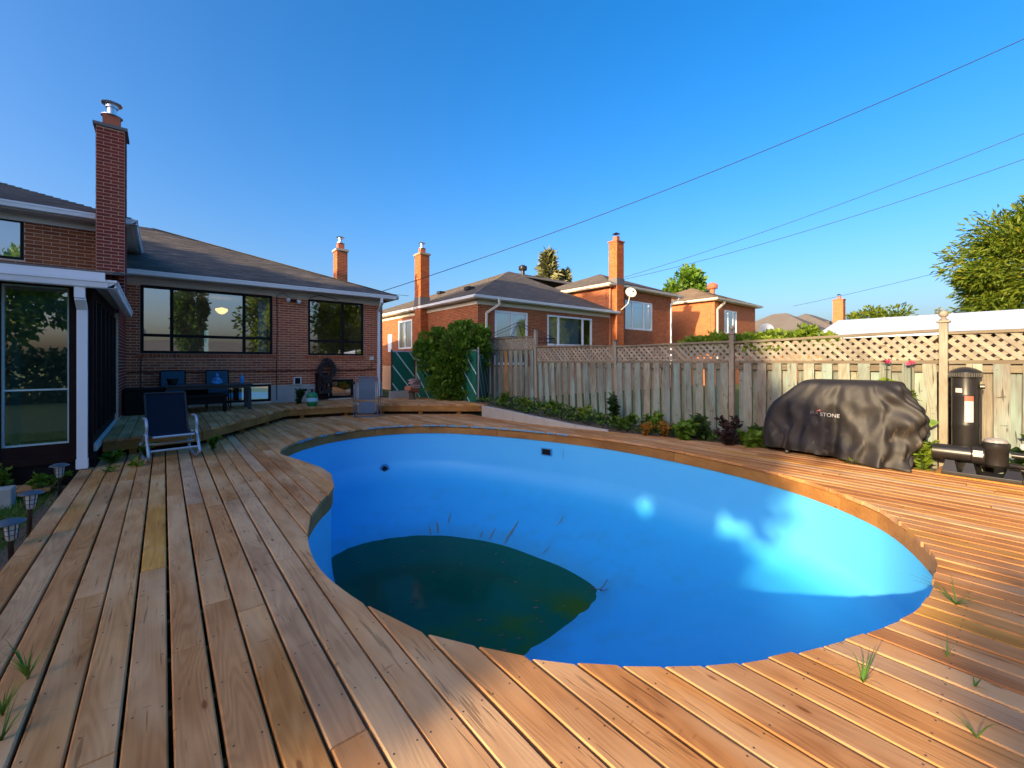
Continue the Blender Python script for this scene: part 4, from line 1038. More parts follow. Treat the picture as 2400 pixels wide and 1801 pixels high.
for i in range(len(PO)-1):
    ya, zl, zt0, zt1 = PO[i]; yb = PO[i+1][0]
    lean = {0: 0, 1: 0, 2: 0, 3: .012, 4: .05, 5: .015}[i]
    L = yb-ya
    MB().bar((FXX, ya+.05, zl-.02), (FXX, yb-.05, zl-.02), .045, .05).build('rail', M['rail'], fen)
    MB().bar((FXX+.0, ya+.05, zl-.11), (FXX+.0, yb-.05, zl-.11), .04, .09).build('rail', M['rail'], fen)
    MB().bar((FXX, ya+.05, .12), (FXX, yb-.05, .12), .04, .09).build('rail', M['rail'], fen)
    MB().bar((FXX, ya-.02, zt0-.02), (FXX, yb+.02, zt1-.02), .10, .04).build('top_rail', M['rail'], fen)
    zt = min(zt0, zt1)
    for sgn, lx in ((1, FXX-.014), (-1, FXX+.002)):
        s = -1.0
        while s < L+1.0:
            t0, t1 = clipseg(ya+s, zl, 1, sgn, ya+.05, yb-.05, zl-.02, zt-.02)
            s += .128
            if t1-t0 < .06: continue
            p = Vector((lx, ya+s-.128+t0, zl+sgn*t0)); q = Vector((lx, ya+s-.128+t1, zl+sgn*t1)); d = (q-p).normalized(); a_ = Vector((1, 0, 0)); c_ = a_.cross(d)
            m = Matrix((a_, d, c_)).transposed().to_4x4(); m.translation = (p+q)/2
            lat.append((m, .008, (q-p).length,   .052))
    s = .06; kq = 0
    while s < L-.12:
        wd = .135+fr_.uniform(-.006, .01)
        for side, ds in ((-.048, 0), (.048, .118)):
            y0 = ya+s+ds+wd/2
            if y0 > yb-.05: continue
            ztop = zl-.045; zb = bot(y0)+fr_.uniform(-.03, .02)
            hgt = ztop-zb; m = Matrix.Translation((FXX+side+fr_.uniform(-.003, .003), y0, (ztop+zb)/2)) @ Matrix.Rotation(-lean+fr_.uniform(-.016, .016), 4, 'X') @ Matrix.Rotation(fr_.uniform(-.03, .03), 4, 'Z')
            new = (i == 5 and side < 0 and abs(y0-10.3) < .12)
            if new: pieces('picket', fen, M['newpicket'], [(Matrix.Translation((-8.2, -4, -GZ)) @ m if False else m, .018, wd, hgt)])
            else: pk.append((m, .018, wd, hgt))
        s += .236
pieces('picket', fen, M['picket'], pk); pieces('lattice_slat', fen, M['lattice'], lat)
for i, (y, *_r) in enumerate(PO):
    ztop = {0: 1.95, 1: 1.95, 2: 1.95, 3: 1.93, 4: 1.92, 5: 2.33, 6: 2.2}[i]
    wpo = .043; ln = {4: .10, 5: .06}.get(i, 0)
    b = MB().add([(FXX-wpo-.02, y-wpo-ln, -.2), (FXX+wpo-.02, y-wpo-ln, -.2), (FXX+wpo-.02, y+wpo-ln, -.2), (FXX-wpo-.02, y+wpo-ln, -.2), (FXX-wpo-.02, y-wpo, ztop), (FXX+wpo-.02, y-wpo, ztop), (FXX+wpo-.02, y+wpo, ztop), (FXX-wpo-.02, y+wpo, ztop)], [(0,3,2,1),(4,5,6,7),(0,1,5,4),(1,2,6,5),(2,3,7,6),(3,0,4,7)])
    p = b.build('post', M['postw'], fen, bevel=.006)
    if i in (0, 1, 2, 3):
        MB().box(FXX-.085, y-.066, ztop+.001, FXX+.045, y+.066, ztop+.028).build('post_cap', M['postw'], p, bevel=.008)
        prof = [(.045, 0), (.04, .02), (.022, .035), (.022, .045)] + [(max(.005, .050*math.sin(a)), .090-.050*math.cos(a)) for a in np.linspace(.5, 3.1, 9)]
        MB().lathe(prof, (FXX-.02, y, ztop+.029)).build('ball_finial', M['postw'], p, smooth=True)
    else: MB().box(FXX-.085, y-.065, ztop+.001, FXX+.045, y+.065, ztop+.016).build('post_cap', M['rail'], p)

# ------------------------------------------------------------------ concrete planter edge and soil
pl = [(6.52, 9.25, .26), (6.50, 8.6, .25), (6.50, 7.9, .22), (6.60, 7.0, .16), (6.80, 6.2, .08), (7.02, 5.5, .03)]
curb = thing('concrete_planter_edge', (6.6, 7.5, 0), 'low grey concrete kerb stepping down beside the fence plants', 'kerb')
for (x0, y0, za), (x1, y1, zb) in zip(pl, pl[1:]):
    d = Vector((x1-x0, y1-y0, 0)).normalized(); nn = Vector((-d.y, d.x, 0))*.09; b = MB()
    p, q = Vector((x0, y0, 0)), Vector((x1, y1, 0))-d*.006
    b.add([p-Vector((0,0,.1)), q-Vector((0,0,.1)), q+nn-Vector((0,0,.1)), p+nn-Vector((0,0,.1)), p+Vector((0,0,za)), q+Vector((0,0,zb)), q+nn+Vector((0,0,zb)), p+nn+Vector((0,0,za))], [(0,3,2,1),(4,5,6,7),(0,1,5,4),(1,2,6,5),(2,3,7,6),(3,0,4,7)])
    o = b.build('block', M['concrete'], curb, bevel=.01)
MB().box(6.53, 9.16, -.1, 8.1, 9.24, .24).build('block', M['concrete'], curb)
gv = []; gf = []; ny, nx = 40, 10
for i in range(ny):
    y = 2.6+i*(9.9-2.6)/(ny-1)
    xl = 7.55-(y-2.6)*.14 if y < 5.5 else (7.12-(y-5.5)*.22 if y < 7.6 else 6.62)
    zb = -.045 if y < 5.2 else -.04+(y-5.2)*.062
    for k in range(nx):
        f = k/(nx-1); xx = xl+(8.35-xl)*f
        gv.append((xx, y, zb+.05*math.sin(f*3.1)*1.2+.025*mnoise.noise((xx*4, y*4, 0))))
for i in range(ny-1):
    for k in range(nx-1): gf.append((i*nx+k, i*nx+k+1, (i+1)*nx+k+1, (i+1)*nx+k))
MB().add(gv, gf).build('planting_bed', M['soil'], kind='structure', smooth=True)
# soil between deck and fence near the pump, behind grill
MB().add([(7.66, -4, -.03), (8.3, -4, -.03), (8.3, 2.7, -.03), (7.66, 2.7, -.03)], [(0, 1, 2, 3)]).build('soil_strip', M['soil'], kind='structure')

# ------------------------------------------------------------------ green chain link fence with slats
def slatted(root, p, q, z0, z1, gap=0):
    p = Vector((*p, 0)); q = Vector((*q, 0)); d = (q-p); L = d.length; d.normalize(); nn = Vector((d.y, -d.x, 0))
    MB().bar(p+Vector((0,0,(z0+z1)/2)), q+Vector((0,0,(z0+z1)/2)), .012, z1-z0).build('slat_panel', M['slat_green'], root)
    ex = MB()
    for s in np.arange(-(z1-z0), L, .46):
        t0, t1 = clipseg(s, z1, 1, -1.25, 0, L, z0, z1)
        if t1-t0 < .08: continue
        a = p+d*(s+t0)+Vector((0,0,z1-1.25*t0))-nn*-.012; c = p+d*(s+t1)+Vector((0,0,z1-1.25*t1))-nn*-.012
        off = nn*.0
        MB().bar(a+off, c+off, .008, .035, up=nn.cross(c-a)).build('pale_slat', M['slat_white'], root)
    for s in np.arange(0, L+(z1-z0), .11):
        t0, t1 = clipseg(s, z1, -1, -1, 0, L, z0, z1)
        if t1-t0 < .05: continue
        a = p+d*(s-t0)+Vector((0,0,z1-t0))+nn*.008; c = p+d*(s-t1)+Vector((0,0,z1-t1))+nn*.008; ex.bar(a, c, .004, .003)
    w_ = ex.build('chain_mesh', M['darkmetal'], root); w_['kind'] = 'stuff'
    MB().tube([p+Vector((0,0,z1+.01)), q+Vector((0,0,z1+.01))], .02, 8).build('top_rail', M['metal'], root)
gate = thing('slatted_chain_gate', (6.0, 12.9, PZ), 'green slatted chain link gate with pale diagonal slats beside the house corner', 'gate')
slatted(gate, (5.62, 12.93), (6.40, 12.93), .50, 1.74)
for x_ in (5.62, 6.42): MB().tube([(x_, 12.93, .2), (x_, 12.93, 1.82)], .025, 8).build('post', M['darkmetal'], gate)
gf2 = thing('slatted_chain_fence', (6.7, 11.5, PZ), 'green slatted chain link fence running from the gate into the bush', 'fence')
slatted(gf2, (6.46, 12.85), (6.98, 10.15), .27, 1.74); slatted(gf2, (7.02, 10.12), (8.05, 11.1), .27, 1.62)
MB().tube([(7.0, 10.1, .1), (7.0, 10.1, 1.85)], .028, 10).build('post', M['metal'], gf2)
MB().box(5.56, 12.86, .1, 6.45, 13.0, .49).build('concrete_step', M['concrete'], label='long grey concrete kerb under the green gate', category='x') if False else None
st = MB().box(5.57, 12.88, .0, 6.45, 13.05, .49).build('concrete_sill', M['concrete']); tag(st, 'pale concrete kerb under the green slatted gate', 'kerb')

# ------------------------------------------------------------------ foliage tools
def leaf_mesh(P, D, size, shape=(1.0, .5), fold=.25, jitter=.4, rg=None):
    """P points (n,3), D directions (n,3): each leaf is a folded diamond of 2 quads-ish triangles (4 verts + tip)"""
    rg = rg or rng; n = len(P)
    D = D + rg.normal(0, jitter, D.shape); D /= np.linalg.norm(D, axis=1)[:, None]+1e-9
    Rv = rg.normal(0, 1, D.shape); S = np.cross(D, Rv); S /= np.linalg.norm(S, axis=1)[:, None]+1e-9
    Nn = np.cross(S, D)
    sz = (size*(.65+.7*rg.random(n)))[:, None]
    l, wd = shape
    base = P; tip = P + D*sz*l - Nn*sz*.12
    mid = P + D*sz*l*.45
    a = mid + S*sz*wd*.5 + Nn*sz*fold*wd; c = mid - S*sz*wd*.5 + Nn*sz*fold*wd
    V = np.stack([base, a, tip, c], 1).reshape(-1, 3)
    F = np.arange(n*4).reshape(-1, 4)
    return V, F
def mesh_np(name, V, F, mat, parent=None, **kw):
    me = bpy.data.meshes.new(name); nv = len(V); nf = len(F); k = F.shape[1]
    me.vertices.add(nv); me.vertices.foreach_set('co', V.astype(np.float32).ravel())
    me.loops.add(nf*k); me.loops.foreach_set('vertex_index', F.astype(np.int32).ravel())
    me.polygons.add(nf); me.polygons.foreach_set('loop_start', np.arange(0, nf*k, k, dtype=np.int32))
    try: me.polygons.foreach_set('loop_total', np.full(nf, k, dtype=np.int32))
    except Exception: pass
    me.update(calc_edges=True); me.validate(); me.materials.append(mat)
    o = bpy.data.objects.new(name, me); link(o, parent); return tag(o, **kw)
def blobpts(n, c, r, rg, clumps=40, cs=.28, surf=.75, flat=None):
    """leaf points gathered in clumps over an ellipsoid, outward directions"""
    c = np.array(c); r = np.array(r)
    d = rg.normal(0, 1, (clumps, 3)); d /= np.linalg.norm(d, axis=1)[:, None]
    rad = surf+(1-surf)*rg.random(clumps); CC = d*rad[:, None]*.86
    idx = rg.integers(0, clumps, n); cs_ = cs*(.6+.8*rg.random(clumps))
    q = rg.normal(0, 1, (n, 3)); q /= np.linalg.norm(q, axis=1)[:, None]; q *= (rg.random(n)**.45)[:, None]*cs_[idx][:, None]
    P = (CC[idx]+q); D = P/(np.linalg.norm(P, axis=1)[:, None]+1e-9)*.6+q/(np.linalg.norm(q, axis=1)[:, None]+1e-9)*.7
    return c+P*r, D
def tree(name, loc, crown_c, crown_r, nleaf, size, mat, label, cat='tree', clumps=60, cs=.25, trunk_r=.18, shape=(1, .5), seed=1, group=None, limbs=7, surf=.6, droop=0):
    rg = np.random.default_rng(seed); t = thing(name, loc, label, cat, group); L = Vector(loc)
    cc = Vector(crown_c)-L
    P, D = blobpts(nleaf, tuple(cc), crown_r, rg, clumps, cs, surf)
    D[:, 2] -= droop
    V, F = leaf_mesh(P, D, size, shape, rg=rg); mesh_np('crown', V, F, mat, t)
    b = MB(); top = cc+Vector((0, 0, crown_r[2]*.3)); b.tube([(0, 0, 0), cc*.5, top], [trunk_r, trunk_r*.75, trunk_r*.3], 8)
    for i in range(limbs):
        a = rg.random()*6.28; h = .35+.5*rg.random(); s = cc*h; s = Vector((s.x, s.y, s.z))
        e = cc+Vector((math.cos(a)*crown_r[0]*.75, math.sin(a)*crown_r[1]*.75, crown_r[2]*(rg.random()-.3)))
        b.tube([s, (s+e)/2+Vector((0, 0, .1)), e], [trunk_r*.4, trunk_r*.25, trunk_r*.08], 6)
    b.build('trunk', M['bark'], t, smooth=True); return t
# big ash at the right, beyond the shed
tree('ash_tree', (31.5, -1.0, GZ), (31.6, -1.3, 5.2), (4.7, 4.9, 4.2), 46000, .29, M['leaf_ash'], 'tall feathery tree beyond the metal roof at the right edge', seed=4, clumps=85, cs=.22, shape=(1, .28), droop=.35, trunk_r=.3, limbs=12)
tree('maple_tree', (42.6, 23.3, GZ), (42.6, 23.3, 8.4), (2.3, 2.3, 2.9), 5200, .42, M['leaf_yellow'] if False else M['leaf'], 'round bright green tree standing behind the brown hip roof', seed=5, clumps=40, cs=.3, shape=(1, .7))
tree('garden_tree', (51.8, 9.3, GZ), (51.8, 9.3, 4.6), (2.9, 2.9, 2.2), 4200, .34, M['leaf_ash'], 'low olive tree peeping over the pale metal roof', seed=6, clumps=36, cs=.3)
def spruce(loc, h, r, label, seed, name='spruce_tree', n=3600):
    rg = np.random.default_rng(seed); t = thing(name, loc, label, 'tree', 'spruces behind the roofs' if name == 'spruce_tree' else None)
    z = rg.random(n)**1.15; a = rg.random(n)*6.283; lay = np.floor(z*14)/14+.05
    rr = r*(1-z)*(.35+.75*rg.random(n))*(1+.28*np.sin(a*5+lay*31))+.03
    P = np.stack([np.cos(a)*rr, np.sin(a)*rr, h*(.1+.9*z)-rr*.15], 1); D = np.stack([np.cos(a), np.sin(a), np.full(n, .05)], 1)
    V, F = leaf_mesh(P, D, .22*r, (1, .35), rg=rg); mesh_np('crown', V, F, M['leaf_spruce'], t)
    MB().tube([(0, 0, 0), (0, 0, h*.95)], [.15, .02], 8).build('trunk', M['bark'], t)
spruce((27.9, 28.8, GZ), 11.9, 3.2, 'tall pale spruce top rising above the split level roof', 1)
spruce((29.6, 28.2, GZ), 10.4, 2.2, 'shorter spruce tip beside the tall spruce', 2)
spruce((84, 8.5, GZ), 9.2, 1.6, 'tiny far conifer beside the ball finial', 3, name='conifer', n=900)

# bush over the green fence
rg = np.random.default_rng(9)
bush = thing('climbing_bush', (6.98, 11.3, PZ), 'big leafy vine bush sprawling over the green slatted fence', 'bush')
Ps, Ds = [], []
for c, r, n in (((.0, .0, 1.0), (.74, .9, 1.15), 6200), ((-.4, .7, 1.50), (.55, .65, .66), 3000), ((.25, -.25, 1.40), (.5, .65, .85), 3200), ((.0, .1, .45), (.8, 1.0, .6), 2400), ((.4, .1, 1.95), (.5, .6, .5), 1700), ((.55, -.45, 1.75), (.42, .5, .5), 1500)):
    P, D = blobpts(n, c, r, rg, 26, .32, .7); Ps.append(P); Ds.append(D)
P = np.concatenate(Ps); D = np.concatenate(Ds)
V, F = leaf_mesh(P, D, .12, (1, .75), rg=rg); mesh_np('leaves', V, F, M['leaf'], bush)
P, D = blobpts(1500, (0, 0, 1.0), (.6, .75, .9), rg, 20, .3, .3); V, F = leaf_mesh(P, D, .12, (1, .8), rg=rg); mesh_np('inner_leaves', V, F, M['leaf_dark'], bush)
b = MB()
for i in range(16):
    a = rg.random()*6.28; e = Vector((math.cos(a)*.9, math.sin(a)*.9, 1.3+rg.random()*1.3)); b.tube([(0, 0, 0), e*.5+Vector((0, 0, .3)), e], [.02, .012, .004], 5)
b.build('stem', M['bark'], bush)
# grape vine on the neighbour's side of the fence
vine = thing('grape_vine', (8.7, 3.4, GZ), 'yellow green grape vine spilling over the fence top', 'vine')
Ps, Ds = [], []
for i in range(16):
    y = 2.35+i*.155; P, D = blobpts(260, (.15+.05*math.sin(i), y-3.4, 1.98+.06*math.sin(i*1.9)), (.34, .22, .17), rg, 8, .5, .5); Ps.append(P); Ds.append(D)
P, D = blobpts(260, (-.43, -.5, 1.9), (.10, .7, .13), rg, 10, .3, .5); Ps.append(P); Ds.append(D)
V, F = leaf_mesh(np.concatenate(Ps), np.concatenate(Ds), .085, (1, .95), fold=.15, rg=rg); mesh_np('leaves', V, F, M['leaf_yellow'], vine)
b = MB()
for i in range(6): b.tube([(.2, -1+i*.4, 0), (.25, -1+i*.4, 1.2), (.1, -.9+i*.4, 2.15)], [.02, .015, .006], 5)
b.build('stem', M['bark'], vine)

# ------------------------------------------------------------------ unseen foliage added at left, shaped and holed to throw the shade
KEL = math.tan(R(SUN_EL))
def shade_hedge():
    rg = np.random.default_rng(21); t = thing('shade_row', (-20, 5, GZ), 'unseen leafy row added far left, shaped to shade the garden', 'trees')
    n = 150000
    # y, z here are measured in the plane x = -4 along the sun's direction, then carried back to the row at x = -20
    Y = -14+rg.random(n)*34.5; Z = -3+rg.random(n)*15.2
    def edge(z):
        return np.interp(z, [1.15, 1.2, 1.6, 2.0, 2.35, 2.6, 2.95, 3.3, 4.2, 5.2, 6.5, 8.6], [1.0, 1.22, 1.32, 1.36, 1.36, 1.02, 1.08, 1.5, 1.6, 2.0, 2.9, 4.2])
    nz = np.array([mnoise.noise((0, y*1.6, z*1.6)) for y, z in zip(Y, Z)])
    nb_ = np.array([mnoise.noise((5, y*.7, z*.7)) for y, z in zip(Y, Z)])
    top = np.interp(Y, [3, 5, 12, 12.6, 16.7, 17.3, 20.5], [7.5, 8.6, 8.6, 11.9, 11.9, 8.2, 8.0])+nb_*.5
    keep = (Y > edge(Z)+nz*.14) & (Z < top)
    keep |= (Z < 1.12+nz*.08)
    keep |= (Y < -.66+nz*.12) & (Z < 2.45+nb_*.3)
    slot = (Z > 5.9+nz*.06) & (Z < np.interp(Y, [12.3, 12.9, 14.5, 18.5], [6.1, 6.7, 7.15, 7.1])) & (Y > 12.3)
    keep &= ~slot
    keep &= ~(((Y-3.15)/.33)**2+((Z-2.02)/.30)**2 < 1)
    keep &= ~(((Y-1.66)/.42)**2+((Z-2.12)/.32)**2 < 1)
    keep |= (((Y-1.42)/.12)**2+((Z-2.10)/.22)**2 < 1)
    keep |= (((Y-1.30)/.52)**2+((Z-3.80)/.24)**2 < 1+nz)
    Y, Z = Y[keep], Z[keep]; n = len(Y)
    dX = rg.normal(0, .8, n); Xw = -20+dX; Yw = Y-.1*(16-dX); Zw = Z+KEL*math.hypot(1, .1)*(16-dX)
    P = np.stack([Xw+20, Yw-5, Zw-GZ], 1)
    D = rg.normal(0, 1, P.shape); V, F = leaf_mesh(P, D, .34, (1, .8), rg=rg); mesh_np('foliage', V, F, M['leaf_dark'], t)
    b = MB()
    for y in np.arange(-14, 18, 1.6): b.tube([(0, y-5, 0), (0, y-5, 5.6)], [.16, .08], 6)
    b.build('trunk', M['bark'], t)
    return t
shade_hedge()
# things behind the viewer that the windows mirror
tree('poplar_tree', (1.8, -16, GZ), (1.8, -16, 5.0), (1.2, 1.2, 3.9), 4500, .35, M['leaf_dark'], 'narrow dark poplar behind the viewer mirrored in the long window', seed=31, clumps=40)
tree('willow_tree', (7.5, -15, GZ), (7.5, -15, 5.0), (2.6, 2.6, 4.2), 9000, .34, M['leaf_ash'], 'broad olive tree behind the viewer mirrored in the long window', seed=32, clumps=60)
tree('linden_tree', (13.5, -15, GZ), (13.5, -15, 4.6), (3.0, 2.6, 3.9), 9000, .34, M['leaf_ash'], 'leafy tree behind the viewer mirrored in the short window', seed=33, clumps=60)
tree('yard_tree', (-6, -11, GZ), (-6, -11, 4.6), (3.2, 2.6, 3.4), 8000, .34, M['leaf'], 'green tree behind the viewer mirrored in the sunroom glass', seed=34, clumps=60)
rh = thing('privet_hedge', (0, -8.5, GZ), 'long low privet hedge behind the viewer mirrored in the glass', 'hedge'); rg = np.random.default_rng(41); n = 16000
P = np.stack([-13+rg.random(n)*27, rg.normal(0, .35, n), rg.random(n)*2.1], 1); V, F = leaf_mesh(P, rg.normal(0, 1, (n, 3)), .22, (1, .8), rg=rg); mesh_np('leaves', V, F, M['leaf_dark'], rh)
b = MB()
for x in np.arange(-12.5, 13.6, 1.2): b.tube([(x, 0, 0), (x, 0, 1.7)], [.03, .015], 5)
b.build('stem', M['bark'], rh)
hb = thing('rear_house', (1, -19, GZ), 'plain brick house behind the viewer mirrored in the windows', 'house')
MB().box(-6, -24, GZ, 9, -18, 2.6).build('wall', M['farbrick'], hb); hiproof('roof', hb, -6.4, -24.4, 9.4, -17.6, 2.62, 1.6, M['greyroof'])

# ------------------------------------------------------------------ cables in the sky and the pole they run to
pole = thing('utility_pole', (22.4, -3.4, GZ), 'wooden utility pole at the right carrying the overhead cables', 'pole')
MB().tube([(0, 0, 0), (0, 0, 13.2)], [.16, .11], 10).build('shaft', M['bark'], pole)
MB().box(-.06, -1.0, 11.9, .06, 1.0, 12.02).build('crossarm', M['bark'], pole)
def cable(p, q, sag, r, label, name='overhead_cable'):
    p, q = Vector(p), Vector(q); n = 26; t = thing(name, p, label, 'cable', None)
    pts = [(p.lerp(q, i/n)-p)+Vector((0, 0, -4*sag*(i/n)*(1-i/n))) for i in range(n+1)]
    MB().tube(pts, r, 6).build('strand', M['wire'], t)
cable((5.56, 17.0, 3.75), (22.4, -2.6, 12.65), .55, .012, 'thick cable climbing from the house corner to the upper right sky')
cable((19.3, 14.6, 5.95), (22.4, -3.4, 9.9), .35, .010, 'upper of two cables leaving the split level chimney')
cable((19.4, 14.6, 5.9), (22.4, -3.4, 8.95), .45, .010, 'lower of two cables leaving the split level chimney')
cable((40, 12.5, 6.0), (30, -14, 10.0), .5, .012, 'thin far cable rising to the right over the metal roof')
cable((5.0, 26, 6.4), (12, 25, 5.6), .2, .012, 'faint cable between the house roof and the neighbour chimney')

# iron gazebo frame in the neighbour's yard
gz = thing('gazebo_frame', (10.6, 12.6, GZ), 'thin black iron gazebo frame in front of the neighbour patio door', 'gazebo')
b = MB(); r_ = .012
ring = [(-1.1, -.9, 2.52), (1.1, -.9, 2.52), (1.1, .9, 2.52), (-1.1, .9, 2.52)]
apx = Vector((0, 0, 3.15))
for i in range(4):
    p, q = Vector(ring[i]), Vector(ring[(i+1) % 4]); b.tube([p, q], r_, 5); b.tube([p-Vector((0,0,.16)), q-Vector((0,0,.16))], r_, 5); b.tube([p, apx], r_, 5); b.tube([p-Vector((0,0,.10)), apx-Vector((0,0,.12))], r_*.8, 5)
    for f in (.25, .5, .75): s = p.lerp(q, f); b.tube([s, s-Vector((0,0,.16))], r_*.7, 4)
b.build('roof_frame', M['ironwork'], gz); b = MB()
for p in ring: b.tube([(p[0], p[1], 0), (p[0], p[1], 2.52)], .02, 6)
b.build('leg', M['ironwork'], gz)

# ------------------------------------------------------------------ covered griddle
gr = thing('covered_griddle', (7.72, 1.85, 0), 'covered barbecue under a dusty black cover against the fence', 'barbecue')
def cover():
    lev = [ # z, ymin, ymax, xmin, xmax
        (.035, -.80, .86, -.33, .36), (.12, -.83, .865, -.32, .36), (.30, -.88, .87, -.31, .36), (.50, -.93, .87, -.30, .36), (.66, -.94, .84, -.29, .36), (.80, -.90, .76, -.28, .36),
        (.92, -.80, .63, -.26, .36), (1.02, -.74, .52, -.24, .36), (1.10, -.70, .44, -.21, .35), (1.145, -.67, .39, -.15, .33), (1.16, -.60, .32, -.08, .26)]
    n = 240; vs = []; fs = []
    fine_ = []
    for a_, b_ in zip(lev, lev[1:]):
        m_ = max(1, int(round((b_[0]-a_[0])/.04)))
        for q_ in range(m_): fine_.append(tuple(a_[i_]+(b_[i_]-a_[i_])*q_/m_ for i_ in range(5)))
    lev = fine_+[lev[-1]]
    for li, (z, y0, y1, x0, x1) in enumerate(lev):
        hy, hx, cy, cx = (y1-y0)/2, (x1-x0)/2, (y0+y1)/2, (x0+x1)/2; low = 1-li/(len(lev)-1)
        for k in range(n):
            a = 2*math.pi*k/n; c, s = math.cos(a), math.sin(a); e = 9.0
            rad = 1/((abs(c)**e+abs(s)**e)**(1/e)); ux, uy = c*rad, s*rad
            X = cx+hx*ux; Y = cy+hy*uy
            # folds: gathered pleats that deepen towards the hem
            f = (math.sin(a*9+1.2)*.5+math.sin(a*17+.4+z*2)*.35+math.sin(a*29+z*3)*.22)
            amp = .010+.050*low**1.1
            rid = lambda sc_, sy_: (1-2*abs(mnoise.noise((Y*sc_+7, X*sc_+z*sc_*.6, z*sy_+Y*1.5))))
            nz_ = mnoise.noise((Y*3.1, X*3.1+4, z*2.6))*.05*low + (rid(4.2, 1.3)-.7)*.030*(.35+low) + (rid(9, 2.6)-.7)*.012*(.3+low)
            out_ = f*amp+nz_
            # right end is bunched
            if uy < -.6: out_ += .05*math.sin(z*17+a*5)*math.sin(a*11)
            X += c*out_; Y += s*out_
            zz = z
            low_l = li == 0
            if low_l:
                zz = .045+.05*max(0, math.sin((Y+.1)*2.2)) if Y > -.2 else .012+.01*abs(f)
                if X < 0 and Y < -.15: X -= .10*min(1, (-.15-Y)*1.8); 
            if 0 < li < 4 and X < 0 and Y < -.15: X -= .09*min(1, (-.15-Y)*1.8)*(1-li/4)
            vs.append((X, Y, zz))
    m = len(lev)
    for i in range(m-1):
        for k in range(n): fs.append((i*n+k, i*n+(k+1) % n, (i+1)*n+(k+1) % n, (i+1)*n+k))
    fs.append(tuple((m-1)*n+k for k in range(n)))
    o = MB().add(vs, fs).build('cover', None, gr, smooth=False)
    for p in o.data.polygons: p.use_smooth = True
    sb_ = o.modifiers.new('sub', 'SUBSURF'); sb_.levels = 1; sb_.render_levels = 1
    so_ = o.modifiers.new('solid', 'SOLIDIFY'); so_.thickness = .004
    m_, t, bb = newmat('dusty black cover fabric'); g = t.nodes.new('ShaderNodeNewGeometry'); Pn = g.outputs['Position']
    c = mixc(t, noise(t, Pn, 3, 4), (.010, .009, .009), (.020, .017, .015))
    dust = ramp(t, noise(t, mapping(t, Pn, (4, 7, 3)), 1, 6, .7, 1.2), [(.56, (0,0,0)), (.72, (.7,.7,.7))])
    sep = t.nodes.new('ShaderNodeSeparateXYZ'); t.links.new(Pn, sep.inputs[0]); lw = t.nodes.new('ShaderNodeMapRange'); lw.inputs[1].default_value = .75; lw.inputs[2].default_value = .1; t.links.new(sep.outputs[2], lw.inputs[0])
    c = mixc(t, mathn(t, 'MULTIPLY', dust, mathn(t, 'MULTIPLY_ADD', lw.outputs[0], .7, .12)), c, (.22, .17, .11))
    t.links.new(c, bb.inputs['Base Color']); bb.inputs['Roughness'].default_value = .6; bb.inputs['Specular IOR Level'].default_value = .5
    wr = noise(t, mapping(t, Pn, (3, 3, 1.3)), 1, 4, .5, .6)
    bump(t, bb, wr, .3, .02); o.data.materials.append(m_); return o
cv = cover()
def text_mesh(name, body, size, mat, parent, mtx, ext=.002):
    cu = bpy.data.curves.new(name, 'FONT'); cu.body = body; cu.size = size; cu.extrude = ext; cu.align_x = 'LEFT'
    to = bpy.data.objects.new('tmp_text', cu); COL.objects.link(to)
    dg = bpy.context.evaluated_depsgraph_get(); me = bpy.data.meshes.new_from_object(to.evaluated_get(dg)); me.name = name
    bpy.data.objects.remove(to); me.materials.append(mat); o = bpy.data.objects.new(name, me); link(o, parent); o.matrix_local = mtx; return o
logo = plain('faded logo print', (.42, .42, .42), .7)
def facemtx(x, y, z, roll=0): # text reads left to right along -Y, faces -X
    m = Matrix((Vector((0, -1, 0)), Vector((.10, 0, 1)).normalized(), Vector((-1, 0, .10)).normalized())).transposed().to_4x4(); m.translation = (x, y, z); return m @ Matrix.Rotation(roll, 4, 'Z')
text_mesh('lettering', 'BL\u25E2' if False else 'BLA', .062, plain('dark grey logo print', (.12, .11, .11), .7), cv, facemtx(-.332, .245, .655))
text_mesh('lettering', 'STONE', .074, logo, cv, facemtx(-.335, .12, .638, R(-2)))
MB().add([(-.345, .165, .705), (-.345, .115, .735), (-.345, .105, .705)], [(0, 1, 2)]).build('flame_mark', plain('pink flame print', (.5, .13, .12), .6), cv)
fr = MB()
for yy in (.62, -.55):
    for xx in (-.18, .22): fr.box(xx-.02, yy-.02, .06, xx+.02, yy+.02, .8)
fr.box(-.22, -.6, .72, .26, .66, .80).build('frame', M['darkmetal'], gr)
for yy in (.62, .45):
    wv_ = MB().lathe([(.018, -.014), (.034, -.014), (.036, 0), (.034, .014), (.018, .014)], (-.22 if yy > .5 else .2, yy-.04, .036), ax='x').build('caster', M['plastic'], gr, smooth=True)
    MB().lathe([(.005, -.017), (.019, -.017), (.019, .017), (.005, .017)], (-.22 if yy > .5 else .2, yy-.04, .036), ax='x').build('hub', M['metal'], wv_)

